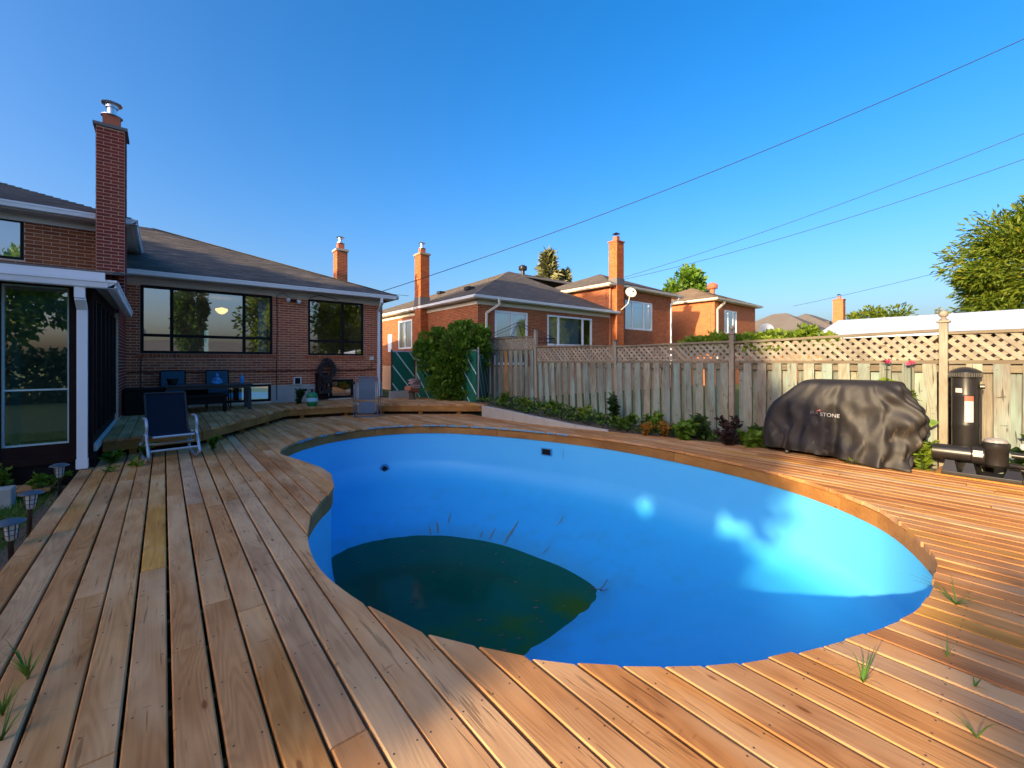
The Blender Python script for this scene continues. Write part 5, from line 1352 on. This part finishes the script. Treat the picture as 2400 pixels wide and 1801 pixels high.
# ------------------------------------------------------------------ cartridge filter and pump
cf = thing('cartridge_filter', (7.98, .56, -.03), 'tall black pool filter canister standing against the fence', 'pool filter')
pr = [(.12, 0), (.126, .03), (.126, .62), (.129, .63), (.129, .66), (.127, .67), (.127, 1.0), (.130, 1.01), (.130, 1.04), (.128, 1.05), (.128, 1.25)]
MB().lathe(pr, n=40).build('tank', M['plastic'], cf, smooth=True)
MB().lathe([(.146, 1.25), (.150, 1.255), (.150, 1.32), (.138, 1.335), (.09, 1.365), (.05, 1.38), (.02, 1.385)], n=40).build('lid', M['plastic'], cf, smooth=True)
b = MB()
for i in range(40):
    a = i*2*math.pi/40; b.bar((math.cos(a)*.149, math.sin(a)*.149, 1.262), (math.cos(a)*.149, math.sin(a)*.149, 1.312), .012, .012)
b.build('lid_rib', M['plastic'], cf)
def curved(name, a0, a1, z0, z1, r, mat):
    v = []; f = []; n = 8
    for i in range(n+1):
        a = a0+(a1-a0)*i/n; v += [(math.cos(a)*r, math.sin(a)*r, z0), (math.cos(a)*r, math.sin(a)*r, z1)]
    for i in range(n): f.append((2*i, 2*i+2, 2*i+3, 2*i+1))
    return MB().add(v, f).build(name, mat, cf, fixn=False)
# camera sees the side around direction (-.99,-.07)
ca = math.atan2(-.56, -7.98)
curved('label_panel', ca-.05, ca-.05-.0+.62, .66+.03, .96, .1305, M['label']).name = 'label_panel'
curved('label_band', ca-.05, ca+.57, .955, 1.02, .1315, M['label_red']); curved('small_label', ca-.72, ca-.22, 1.06, 1.115, .1315, M['label'])
MB().tube([(-.02, -.13, 1.14), (-.02, -.17, 1.14)], .03, 10).build('pressure_gauge', M['plastic'], cf)
MB().tube([(-.02, -.14, .0), (-.02, -.14, 1.15)], .008, 6).build('drain_line', M['plastic'], cf)

pm = thing('pool_pump', (7.72, .50, .02), 'black pool pump with clear strainer lid on a moulded base', 'pump')
def yb(b, **k): return b
MB().lathe([(.075, -.03), (.092, -.02), (.095, 0), (.095, .33), (.088, .335)], (0, 0, .26), n=28, ax='y').build('motor', M['plastic'], pm, smooth=True)
MB().lathe([(.10, -.13), (.112, -.12), (.112, -.02), (.10, -.01)], (0, 0, .26), n=28, ax='y').build('volute', M['plastic'], pm, smooth=True)
MB().box(-.112, -.11, .255, -.10, -.03, .33).build('nameplate', M['label'], pm)
MB().lathe([(.075, 0), (.10, .03), (.104, .20), (.112, .21), (.118, .26), (.118, .285), (.105, .30)], (0, -.21, .14), n=32).build('strainer_pot', M['plastic'], pm, smooth=True)
lidm = plain('scuffed clear lid', (.30, .28, .27), .15, var=.5, scale=40)
MB().lathe([(.10, .30), (.096, .325), (.06, .345), (.01, .35)], (0, -.21, .14), n=32).build('strainer_lid', lidm, pm, smooth=True)
MB().box(-.15, -.42, 0, .15, .24, .045).build('base', M['plastic'], pm, bevel=.008)
for y0, y1, h in ((.13, .21, .17), (-.03, .03, .16), (-.40, -.30, .13)):
    b = MB().add([(-.14, y0-.03, .045), (.14, y0-.03, .045), (.14, y1+.03, .045), (-.14, y1+.03, .045), (-.07, y0, h), (.07, y0, h), (.07, y1, h), (-.07, y1, h)], [(0,3,2,1),(4,5,6,7),(0,1,5,4),(1,2,6,5),(2,3,7,6),(3,0,4,7)]); b.build('bracket', M['plastic'], pm)
MB().tube([(0, -.33, .30), (0, -.47, .30), (0, -.55, .27), (0, -.57, .18), (.0, -.57, .02)], .034, 12).build('outlet_pipe', M['plastic'], pm, smooth=True)
MB().tube([(.02, -.30, .18), (.1, -.45, .16), (.08, -.70, .12), (.05, -1.1, .05)], .03, 12).tube([(.1, -.25, .14), (.16, -.5, .10), (.14, -.9, .06)], .026, 10).build('hose', M['plastic'], pm, smooth=True)
MB().lathe([(.02, 0), (.03, .02), (.03, .06), (.015, .07)], (.06, -.42, .37)).build('valve', M['label'], pm)
mat_ = MB().slab([(7.54, .80, .018), (7.50, -.6, .018), (8.12, -.6, .018), (8.12, .80, .018)], .016).build('pump_mat', M['rust']); tag(mat_, 'rust coloured mat lying under the pool pump', 'mat')
MB().tube([(7.63+.10*math.cos(a), -.06+.16*math.sin(a), .028) for a in np.linspace(0, 6.2, 24)], .006, 6, close=True).build('cord_loop', M['wire'], None); tag(bpy.data.objects['cord_loop'], 'thin black cord loop lying on the rusty mat', 'cord')

# ------------------------------------------------------------------ rocking lounge chair
rc = thing('rocking_chair', (.08, 8.12, 0), 'navy sling rocking chair with pale tubular frame on the lower deck', 'chair', rz=R(8))
def arc(pts, n=8):
    pts = [Vector(p) for p in pts]; o = []
    for i in range(len(pts)-1):
        p0 = pts[max(i-1, 0)]; p1 = pts[i]; p2 = pts[i+1]; p3 = pts[min(i+2, len(pts)-1)]
        for k in range(n):
            t = k/n; o.append(.5*((2*p1)+(-p0+p2)*t+(2*p0-5*p1+4*p2-p3)*t*t+(-p0+3*p1-3*p2+p3)*t**3))
    return o+[pts[-1]]
for sx in (-1, 1):
    x_ = sx*.29
    MB().tube(arc([(x_, .42, .20), (x_, .30, .06), (x_, .05, .015), (x_, -.20, .03), (x_, -.36, .11)]), .019, 8).build('rocker', M['alu'], rc, smooth=True)
    MB().tube(arc([(x_, -.36, .11), (x_, -.26, .24), (x_, -.16, .38), (x_, -.17, .52), (x_, -.08, .60), (x_, .12, .60)]), .019, 8).build('arm', M['alu'], rc, smooth=True)
    MB().tube([(x_, .36, .12), (x_*.97, .10, .36)], .015, 8).build('leg', M['alu'], rc)
for y_, z_ in ((-.30, .17), (.02, .22)): MB().tube([(-.29, y_, z_), (.29, y_, z_)], .015, 8).build('stretcher', M['alu'], rc)
MB().tube([(-.24, -.30, .36), (.24, -.30, .36)], .016, 8).build('seat_bar', M['alu'], rc)
def sling(w, prof, name, mat, parent, th=.006):
    v = []; f = []
    for y_, z_ in prof: v += [(-w, y_, z_), (w, y_, z_)]
    for i in range(len(prof)-1): f.append((2*i, 2*i+1, 2*i+3, 2*i+2))
    o = MB().add(v, f).build(name, mat, parent, fixn=False); s = o.modifiers.new('s', 'SOLIDIFY'); s.thickness = th; return o
sling(.235, [(-.30, .37), (-.1, .345), (.10, .335), (.17, .36), (.24, .50), (.33, .72), (.42, .93)], 'sling', M['sling'], rc)
for sx in (-1, 1): MB().tube([(sx*.245, -.30, .37), (sx*.245, .10, .335), (sx*.245, .18, .37), (sx*.245, .42, .94)], .013, 8).build('side_rail', M['darkmetal'], rc)
MB().tube([(-.245, .42, .94), (.245, .42, .94)], .013, 8).build('head_bar', M['darkmetal'], rc)

# ------------------------------------------------------------------ folded zero gravity chair
zc = thing('folding_recliner', (4.08, 10.92, 0), 'folded blue grey mesh recliner leaning on the raised deck edge', 'chair', rz=R(-22))
MB().tube(arc([(-.27, -.02, .03), (-.28, .0, .5), (-.26, .06, .98), (-.20, .07, 1.03), (.20, .07, 1.03), (.26, .06, .98), (.28, 0, .5), (.27, -.02, .03)], 5), .012, 8).build('frame', M['greyframe'], zc, smooth=True)
MB().tube(arc([(-.33, .12, .72), (-.33, .10, .4), (-.33, .06, .08), (-.28, .05, .02), (.28, .05, .02), (.33, .06, .08), (.33, .10, .4), (.33, .12, .72)], 5), .012, 8).build('leg_frame', M['greyframe'], zc, smooth=True)
MB().tube(arc([(-.24, -.10, .34), (-.25, -.11, .12), (-.22, -.11, .03), (.22, -.11, .03), (.25, -.11, .12), (.24, -.10, .34)], 5), .012, 8).build('foot_frame', M['greyframe'], zc, smooth=True)
sling(.20, [(.03, .44), (.03, .7), (.07, .90), (.08, 1.01)], 'back_sling', M['sling_grey'], zc); sling(.20, [(-.10, .10), (-.08, .25), (-.05, .40)], 'seat_sling', M['sling_grey'], zc)
b = MB()
for i in range(15):
    z_ = .46+i*.022
    for sx in (-1, 1): b.tube([(sx*.195, .03, z_), (sx*.262, .03, z_+.011), (sx*.195, .03, z_+.022)], .004, 4)
for i in range(9):
    z_ = .12+i*.027
    for sx in (-1, 1): b.tube([(sx*.195, -.09, z_), (sx*.245, -.09, z_+.012), (sx*.195, -.09, z_+.024)], .004, 4)
b.build('lacing', M['label'], zc)
for sx in (-1, 1): MB().box(sx*.36-.03, -.06, .50, sx*.36+.03, .20, .54).build('armrest', M['plastic'], zc, bevel=.008)
MB().box(-.345, .0, .84, -.29, .06, .93).build('locking_knob', M['plastic'], zc, bevel=.008)

# ------------------------------------------------------------------ patio table, chairs and what stands on it
tb_ = thing('patio_table', (.85, 12.42, PZ), 'long dark slate patio table on the raised deck below the window', 'table')
MB().box(-.84, -.36, .585, .84, .36, .625).build('tabletop', M['tabletop'], tb_, bevel=.008)
MB().box(-.80, -.32, .52, .80, .32, .584).build('apron', M['tabletop'], tb_)
for sx in (-1, 1):
    for sy in (-1, 1): MB().box(sx*.78-.035, sy*.30-.035, 0, sx*.78+.035, sy*.30+.035, .52).build('leg', M['tabletop'], tb_)
def pchair(x, y, lab):
    c = thing('patio_chair', (x, y, PZ), lab, 'chair', 'teal backed chairs behind the patio table')
    sling(.22, [(-.02, .40), (.0, .60), (.04, .92)], 'backrest', M['teal'], c, .012); MB().box(-.23, -.46, .36, .23, -.02, .40).build('seat', M['teal'], c)
    for sx in (-1, 1):
        MB().tube([(sx*.24, -.44, 0), (sx*.24, -.44, .58), (sx*.24, -.02, .60)], .013, 6).build('front_leg', M['black'], c); MB().tube([(sx*.24, .06, 0), (sx*.24, -.01, .40), (sx*.235, .05, .94)], .014, 6).build('back_leg', M['black'], c)
    MB().tube([(-.235, .05, .935), (.235, .05, .935)], .014, 6).build('top_bar', M['black'], c)
pchair(.18, 13.22, 'teal backed patio chair behind the dark pot at the left of the table'); pchair(1.07, 13.22, 'teal backed patio chair behind the blue seated figurine')
bn = thing('garden_bench', (.75, 11.98, PZ), 'low black bench pushed against the near side of the patio table', 'bench')
MB().box(-.42, -.14, .34, .42, .14, .40).build('seat', M['black'], bn, bevel=.01); MB().box(-.36, -.10, .20, .36, -.06, .34).build('apron', M['black'], bn)
for sx in (-1, 1):
    for sy in (-1, 1): MB().box(sx*.36-.03, sy*.10-.025, 0, sx*.36+.03, sy*.10+.025, .34).build('leg', M['black'], bn)
ch = thing('storage_chest', (-.33, 12.55, PZ), 'black chest with flat lid at the left end of the patio table', 'chest')
MB().box(-.32, -.3, 0, .36, .3, .52).build('body', M['black'], ch, bevel=.01); MB().box(-.34, -.32, .521, .38, .32, .57).build('lid', M['black'], ch, bevel=.01)
pot = MB().lathe([(.07, 0), (.11, .13), (.115, .15), (.10, .15), (.09, .10), (.01, .10)], (.16, 12.3, PZ+.626)).build('flower_pot', M['plastic'], smooth=True); tag(pot, 'dark pot at the left end of the patio table', 'pot')
fg = MB().lathe([(.085, 0), (.095, .02), (.08, .05), (.06, .06), (.07, .10), (.058, .15), (.025, .165), (.032, .18), (.038, .205), (.030, .235), (.012, .25), (.01, .262), (.003, .268)], (0, 0, 0), n=20)
fg.lathe([(.01, -.11), (.028, -.09), (.03, .09), (.01, .11)], (0, -.045, .04), ax='x', n=12)
for sx in (-1, 1): fg.tube([(sx*.065, 0, .135), (sx*.085, -.02, .09), (sx*.03, -.07, .065)], [.02, .018, .014], 8)
o = fg.build('figurine', M['bluepot'], smooth=True); o.location = (.98, 12.25, PZ+.626); tag(o, 'small bright blue seated figurine on the patio table', 'figurine')
bo = MB().lathe([(.045, 0), (.05, .02), (.05, .13), (.03, .17), (.018, .19), (.022, .22), (.01, .225)], n=18).build('bottle', M['bluepot'], smooth=True); bo.location = (1.50, 12.35, PZ+.626); tag(bo, 'blue bottle at the right end of the patio table', 'bottle')

# ------------------------------------------------------------------ propane tank, hose coil, stone stack
pt = thing('propane_tank', (3.00, 11.92, PZ), 'green gas tank with pale label on the raised deck edge', 'gas tank')
MB().lathe([(.10, 0), (.11, .005), (.11, .03), (.125, .04), (.14, .08), (.14, .26), (.12, .32), (.06, .36), (.03, .365)], n=28).build('body', M['propane'], pt, smooth=True)
MB().lathe([(.1415, .12), (.1425, .125), (.1425, .215), (.1415, .22)], n=28).build('label_band', plain('pale blue label band', (.35, .6, .75), .5), pt, smooth=True)
MB().lathe([(.03, .36), (.03, .43), (.015, .45)], n=10).tube([(.07*math.cos(a), .07*math.sin(a), .43) for a in np.linspace(.6, 5.6, 16)], .008, 5).bar((.065, .035, .33), (.06, .04, .43), .015, .01).bar((-.07, 0, .33), (-.07, 0, .43), .015, .01).build('valve_collar', M['darkmetal'], pt)
hc = thing('hose_coil', (3.78, 13.40, 1.2), 'dark coiled garden hose hanging on the brick wall', 'hose'); rr = random.Random(8)
b = MB()
for i in range(22):
    rx, rz, zc_ = rr.uniform(.12, .26), rr.uniform(.20, .34), rr.uniform(-.10, .02); xo = rr.uniform(-.02, .02); yo = rr.uniform(-.09, .05)
    b.tube([(xo+rx*math.cos(a), yo+.01*math.sin(3*a+i), zc_+rz*math.sin(a)) for a in np.linspace(0, 6.283, 29)[:-1]], .013, 6, close=True)
for i in range(14):
    x0 = rr.uniform(-.24, .05); b.tube(arc([(x0, rr.uniform(-.06, .03), -.15), (x0+rr.uniform(-.06, .04), rr.uniform(-.08, 0), -.5), (x0+rr.uniform(-.04, .1), -.05, -.72), (x0+.12, -.03, -.55)], 5), .012, 6)
b.build('coil', M['hose'], hc, smooth=True); MB().box(-.04, .0, .22, .04, .09, .30).build('hook', M['darkmetal'], hc)
b = MB().box(-.30, .03, -.90, .06, .085, -.1).build('backing_board', M['brown'], hc)
ss = thing('stone_stack', (5.92, 12.1, PZ), 'crooked stack of flat pinkish stones on a wood stump by the green gate', 'stone stack'); rr = random.Random(4)
MB().lathe([(.11, 0), (.09, .08), (.10, .20), (.13, .24)], n=9).build('stump', M['bark'], ss)
MB().mbox(Matrix.Translation((-.02, -.02, .31)) @ Matrix.Rotation(.25, 4, 'Y') @ Matrix.Rotation(.4, 4, 'Z'), .42, .24, .13).build('log', M['clay'], ss, bevel=.02)
for i in range(9):
    z_ = .36+i*.032; m = Matrix.Translation((.10+rr.uniform(-.03, .03), rr.uniform(-.03, .03), z_)) @ Matrix.Rotation(rr.uniform(-.5, .5), 4, 'Z') @ Matrix.Rotation(rr.uniform(-.06, .06), 4, 'X')
    MB().mbox(m, .30+rr.uniform(-.05, .05), .22, .028).build('stone', M['stone'], ss, bevel=.006)

# ------------------------------------------------------------------ solar path lights
def lamp(x, y, h, lab, tilt):
    l = thing('solar_light', (x, y, GZ), lab, 'garden light', 'solar path lights along the deck edge'); l.rotation_euler = (tilt, -tilt*.6, 0)
    MB().tube([(0, 0, 0), (0, 0, h-.12)], [.017, .017], 8).build('stake', M['plastic'], l)
    MB().lathe([(.02, h-.135), (.034, h-.12), (.046, h-.005), (.044, h)], n=16).build('lamp_glass', plain('frosted lamp glass', (.55, .58, .6), .3) if 'lg' not in M else M['lg'], l, smooth=True)
    b = MB()
    for i in range(8):
        a = i*math.pi/4; b.tube([(.036*math.cos(a), .036*math.sin(a), h-.125), (.049*math.cos(a), .049*math.sin(a), h)], .0035, 4)
    for z_, r_ in ((h-.09, .041), (h-.05, .045)): b.tube([(r_*math.cos(a), r_*math.sin(a), z_) for a in np.linspace(0, 6.283, 17)[:-1]], .003, 4, close=True)
    b.build('cage', M['plastic'], l); MB().lathe([(.09, h), (.088, h+.006), (.05, h+.028), (.015, h+.034)], n=18).build('cap', plain('slate blue cap', (.05, .075, .10), .35) if 'cap' not in M else M['cap'], l, smooth=True)
M['lg'] = plain('frosted lamp glass', (.55, .58, .6), .3); M['cap'] = plain('slate blue cap', (.05, .075, .10), .35)
lamp(-.91, 5.0, .38, 'nearest solar light at the lower left', .02); lamp(-.96, 5.85, .40, 'middle solar light leaning slightly over the grass', -.05); lamp(-.96, 7.35, .38, 'farthest solar light beside the sunroom corner', .0)
cb_ = MB().box(-2.0, 7.15, GZ, -1.30, 7.35, .02).build('concrete_block', M['concrete'], bevel=.01); tag(cb_, 'rough grey concrete block on the grass by the sunroom', 'block')
lw_ = thing('low_step', (-1.2, 7.7, 0), 'small low wooden step in front of the sunroom base', 'step')
for i in range(4): MB().box(-.45+i*.15, -.18, -.14, -.45+i*.15+.14, .22, -.10).build('board', M['deck'], lw_)

# ------------------------------------------------------------------ grass, weeds and plants
rg = np.random.default_rng(3)
n = 15000; X = -.93-rg.random(n)**1.3*2.4; Y = 2.2+rg.random(n)*5.6
bare = np.array([mnoise.noise((x*1.5, y*1.5, 3)) for x, y in zip(X, Y)]); keep = (X < -1.04+bare*.1) | (rg.random(n) < .15); X, Y = X[keep], Y[keep]; n = len(X)
P = np.stack([X, Y, np.full(n, GZ)], 1); D = rg.normal(0, .5, (n, 3)); D[:, 2] = 1.0
V, F = leaf_mesh(P, D, .075, (1, .10), jitter=.1, rg=rg); mesh_np('grass', V, F, M['grass'], kind='stuff')
st_ = MB(); MB().slab([(-.90, 2, GZ+.012), (-1.06, 2, GZ+.012), (-1.06, 7.9, GZ+.012), (-.90, 7.9, GZ+.012)][::-1], .01).build('dirt_edge', M['soil'], kind='structure')
def tuft(x, y, n, h, lab, spread=.35, group='grass tufts growing between the deck boards', z=0, mat=None, bend=.5, seed=0):
    rr = random.Random(seed); t = thing('grass_tuft', (x, y, z), lab, 'grass tuft', group); b = MB()
    for i in range(n):
        a = rr.random()*6.28; l = h*rr.uniform(.5, 1); bd = rr.uniform(.1, bend)*l; pts = []
        for k in range(6):
            f = k/5; pts.append(Vector((math.cos(a)*(spread*l*f+bd*f*f*.6), math.sin(a)*(spread*l*f+bd*f*f*.6), l*f-bd*f*f*f*.9)))
        wd = Vector((-math.sin(a), math.cos(a), 0)); v = []
        for k, p in enumerate(pts): ww = .004*(1-k/5.2); v += [p-wd*ww, p+wd*ww]
        b.add(v, [(2*k, 2*k+1, 2*k+3, 2*k+2) for k in range(5)])
    b.build('blades', mat or M['grass'], t, fixn=False)
tuft(3.59, .29, 16, .17, 'spiky grass tuft at the right end of the pool rim', 1.3, seed=1, bend=1.0); tuft(2.40, .48, 9, .15, 'grass tuft in the sunny boards below the pool', .7, seed=2, bend=1.0)
tuft(2.92, .265, 3, .12, 'few thin blades between two tufts', .4, seed=3); tuft(2.38, .137, 4, .11, 'curled dark blade near the lower right corner', .9, seed=4, bend=1.3); tuft(2.75, .164, 6, .045, 'tiny broad weed near the right edge', 1.4, seed=5)
tuft(-.47, 2.85, 26, .24, 'green grass tuft growing from the lower left board gap', .35, seed=6); tuft(-.50, 2.62, 24, .20, 'taller grass tuft beside the lower left one', .4, seed=7); tuft(-.47, 2.45, 20, .15, 'short grass tuft in the left corner gap', .5, seed=8)
def plant(x, y, z, r, h, n, size, mat, lab, cat='plant', shape=(1, .55), seed=0, group=None, name='plant', stems=5, kname='leaves'):
    rg = np.random.default_rng(seed); t = thing(name, (x, y, z), lab, cat, group); b = MB(); Ps = []; Ds = []
    for i in range(stems):
        a = rg.random()*6.28; e = Vector((math.cos(a)*r*rg.uniform(.1, .8), math.sin(a)*r*rg.uniform(.1, .8), h*rg.uniform(.6, 1)))
        m_ = Vector((e.x*.4, e.y*.4, e.z*.6)); b.tube([(0, 0, 0), m_, e], [.006, .005, .003], 5)
        k = n//stems; f = rg.random(k)**.7
        base = np.array([tuple(Vector((0, 0, 0)).lerp(m_, min(1, q*2)) if q < .5 else m_.lerp(e, q*2-1)) for q in f]); aa = rg.random(k)*6.28
        Ps.append(base); Ds.append(np.stack([np.cos(aa), np.sin(aa), .3+.4*rg.random(k)-.2], 1))
    V, F = leaf_mesh(np.concatenate(Ps), np.concatenate(Ds), size, shape, jitter=.3, rg=rg); mesh_np(kname, V, F, mat, t); b.build('stem', M['leaf_dark'], t); return t
bed = [ # x, y, z, r, h, n, size, mat, label
 (6.95, 8.9, .26, .30, .35, 160, .07, 'leaf', 'low weeds at the left end of the concrete kerb'),
 (7.2, 8.2, .22, .28, .30, 160, .06, 'leaf_yellow', 'yellow green weeds behind the kerb'),
 (7.3, 7.3, .18, .30, .28, 160, .07, 'leaf', 'weeds under the leaning fence boards'),
 (7.45, 6.5, .10, .22, .30, 130, .08, 'leaf_yellow', 'bright leafy weed where the kerb ends'),
 (7.70, 5.85, .03, .22, .62, 190, .10, 'leaf_dark', 'tall leafy plant climbing beside the plain fence post'),
 (7.45, 5.35, .0, .25, .34, 220, .07, 'leaf', 'bushy green plant left of the orange fern'),
 (7.20, 4.75, -.02, .20, .25, 420, .06, 'leaf_orange', 'rusty orange fern at the bed edge'),
 (7.38, 4.45, -.02, .18, .30, 380, .06, 'leaf_orange', 'golden orange fern beside the rusty one'),
 (7.72, 4.85, .0, .25, .38, 260, .08, 'leaf', 'green fern behind the orange ferns'),
 (7.35, 4.05, -.02, .24, .34, 200, .11, 'leaf', 'broad leaved green plant right of the golden fern'),
 (7.65, 3.80, -.02, .28, .40, 240, .10, 'leaf_dark', 'dark green plant in the middle of the bed'),
 (7.70, 3.40, -.02, .22, .62, 170, .10, 'leaf_purple', 'tall dark purple plant left of the finial post'),
 (7.50, 3.30, -.02, .26, .34, 200, .11, 'leaf_purple', 'low dark purple plant at the bed edge'),
 (7.55, 2.98, -.02, .20, .28, 120, .11, 'leaf', 'green leafy plant below the finial post'),
 (7.85, 2.90, -.02, .18, .30, 110, .11, 'leaf_dark', 'dark leafy plant against the fence near the cover'),
 (7.74, 2.76, -.02, .14, .24, 60, .14, 'leaf', 'large leaved seedling beside the black cover')]
for i, q in enumerate(bed): plant(q[0], q[1], q[2], q[3]*1.2, q[4]*(.85 if 'purple' in q[7] else 1.05), int(q[5]*1.5), q[6]*(.9 if 'purple' in q[7] else 1.15), M[q[7]], q[8], seed=50+i, group='plants along the foot of the fence', shape=(1, .5) if q[7] != 'leaf_orange' else (1, .2), stems=9 if q[7] == 'leaf_orange' else 6)
gcn = 2000; gy = 2.75+rg.random(gcn)*7.0
gxl = np.interp(gy, [2.6, 4.0, 5.4, 6.5, 7.6, 9.8], [7.68, 7.42, 7.10, 6.95, 6.72, 6.66]); gx = gxl+(8.1-gxl)*rg.random(gcn)**1.3
gz = np.interp(gy, [2.6, 5.2, 9.9], [.0, .02, .32])+rg.random(gcn)*(.10+.10*np.array([mnoise.noise((y*2, x*2, 1)) for x, y in zip(gx, gy)]))
V, F = leaf_mesh(np.stack([gx, gy, gz], 1), np.stack([rg.normal(0, .6, gcn), rg.normal(0, .6, gcn), np.full(gcn, .5)], 1), .085, (1, .5), rg=rg); mesh_np('ground_cover', V, F, M['leaf_dark'], kind='stuff')
k2 = rg.random(gcn) < .35; V, F = leaf_mesh(np.stack([gx, gy, gz+.04], 1)[k2], np.stack([rg.normal(0, .6, gcn), rg.normal(0, .6, gcn), np.full(gcn, .6)], 1)[k2], .09, (1, .55), rg=rg); mesh_np('light_ground_cover', V, F, M['leaf'], kind='stuff')
plant(7.75, .93, -.03, .24, .42, 300, .10, M['leaf_yellow'], 'sunny fern like plant between the cover and the pump', seed=80, shape=(1, .3), stems=10)
plant(7.95, 1.0, -.03, .2, .75, 60, .11, M['leaf'], 'leafy twig sprouting beside the filter canister', seed=81)
plant(7.45, 1.60, -.01, .18, .10, 40, .08, M['leaf_yellow'], 'low sprig poking out under the cover hem', seed=82)
plant(8.0, .12, -.03, .25, .3, 90, .10, M['leaf'], 'weeds behind the pump pipes', seed=83)
plant(8.05, -.0, -.03, .25, .65, 26, .16, M['leaf_dark'], 'long leaved weed right of the filter canister', seed=84)
plant(2.85, 12.7, PZ, .35, .48, 260, .09, M['leaf_dark'], 'dark green bush against the foundation beside the gas tank', 'bush', seed=85, name='bush')
plant(.62, 8.45, .0, .22, .25, 380, .045, M['leaf'], 'fine leaved bush right of the rocking chair', 'bush', seed=86, name='bush')
plant(-.55, 8.2, .0, .18, .16, 90, .08, M['leaf'], 'weeds in the corner by the downspout', seed=87)
plant(-.22, 8.35, .0, .16, .22, 80, .07, M['leaf'], 'trailing weeds under the raised deck corner', seed=88)
plant(-.52, 7.55, .0, .07, .05, 14, .08, M['leaf'], 'flat weed in a board gap in front of the downspout', seed=89, stems=3)
plant(-.28, 7.72, .0, .06, .06, 12, .09, M['leaf'], 'single leafy weed in the next board gap', seed=90, stems=3)
plant(-1.15, 7.65, GZ, .30, .28, 170, .08, M['leaf'], 'leafy weeds around the farthest solar light', seed=91)
plant(-1.5, 7.9, GZ, .25, .40, 120, .08, M['leaf'], 'taller weeds against the sunroom base', seed=92)
def hibiscus(x, y, h, lab, seed):
    t = plant(x, y, 0, .03, h-.08, 130, .085, M['leaf_yellow'], lab, 'flower', seed=seed, name='hibiscus', group='pink flowers behind the cover', stems=1, shape=(1, .6))
    rg = np.random.default_rng(seed); P = np.tile(np.array([[0, 0, h-.06]]), (14, 1))+rg.normal(0, .006, (14, 3)); a = np.linspace(0, 12, 14); D = np.stack([np.cos(a), np.sin(a), .5+.3*rg.random(14)], 1)
    V, F = leaf_mesh(P, D, .052, (1, .9), jitter=.15, rg=rg); mesh_np('blossom', V, F, M['petal'], t)
    MB().tube([(0, 0, 0), (0, 0, h-.06)], [.006, .004], 6).build('stalk', M['leaf_dark'], t)
hibiscus(8.02, 1.34, 1.47, 'left pink blossom on a tall leafy stalk', 101); hibiscus(8.02, 1.08, 1.46, 'right pink blossom on a tall leafy stalk', 102)
# debris and leaves on the pool floor
fl_ = random.Random(77); dv = MB()
for i in range(60):
    x_, y_ = fl_.uniform(1.3, 4.5), fl_.uniform(3.45, 7.0)
    if sdist(x_, y_) > -.05: continue
    a = fl_.random()*6.28; l = fl_.uniform(.015, .045); dv.add([(x_, y_, WZ+.004), (x_+l*math.cos(a)+.4*l*math.sin(a), y_+l*math.sin(a)-.4*l*math.cos(a), WZ+.008), (x_+2*l*math.cos(a), y_+2*l*math.sin(a), WZ+.004), (x_+l*math.cos(a)-.4*l*math.sin(a), y_+l*math.sin(a)+.4*l*math.cos(a), WZ+.006)], [(0, 1, 2, 3)])
dv.build('floating_leaf_litter', M['bark'], kind='stuff', fixn=False)
rr = random.Random(6)
for i, (x_, y_, s_, lab) in enumerate([(2.55, 2.28, .10, 'dark dead leaf floating at the lower water edge'), (4.55, 3.7, .16, 'twig sticking out of the water corner'), (3.55, 2.9, .12, 'dark leaf litter on the slope near the water')]):
    t = thing('dead_leaf', (x_, y_, WZ+.05*(i > 0)), lab, 'leaf'); b = MB()
    for k in range(4): a = rr.random()*6; b.tube([(0, 0, .01), (math.cos(a)*s_*.5, math.sin(a)*s_*.5, .03), (math.cos(a)*s_, math.sin(a)*s_, .01+.08*(i == 1))], .006, 4)
    b.build('twig', M['bark'], t)

# children of these were built in scene coordinates: keep them there under the root's own location
for root in (house, sun_r, h2, h3, h4, shed, fen, curb, gate, gf2):
    inv = Matrix.Translation(root.location).inverted()
    for c in root.children: c.matrix_parent_inverse = inv
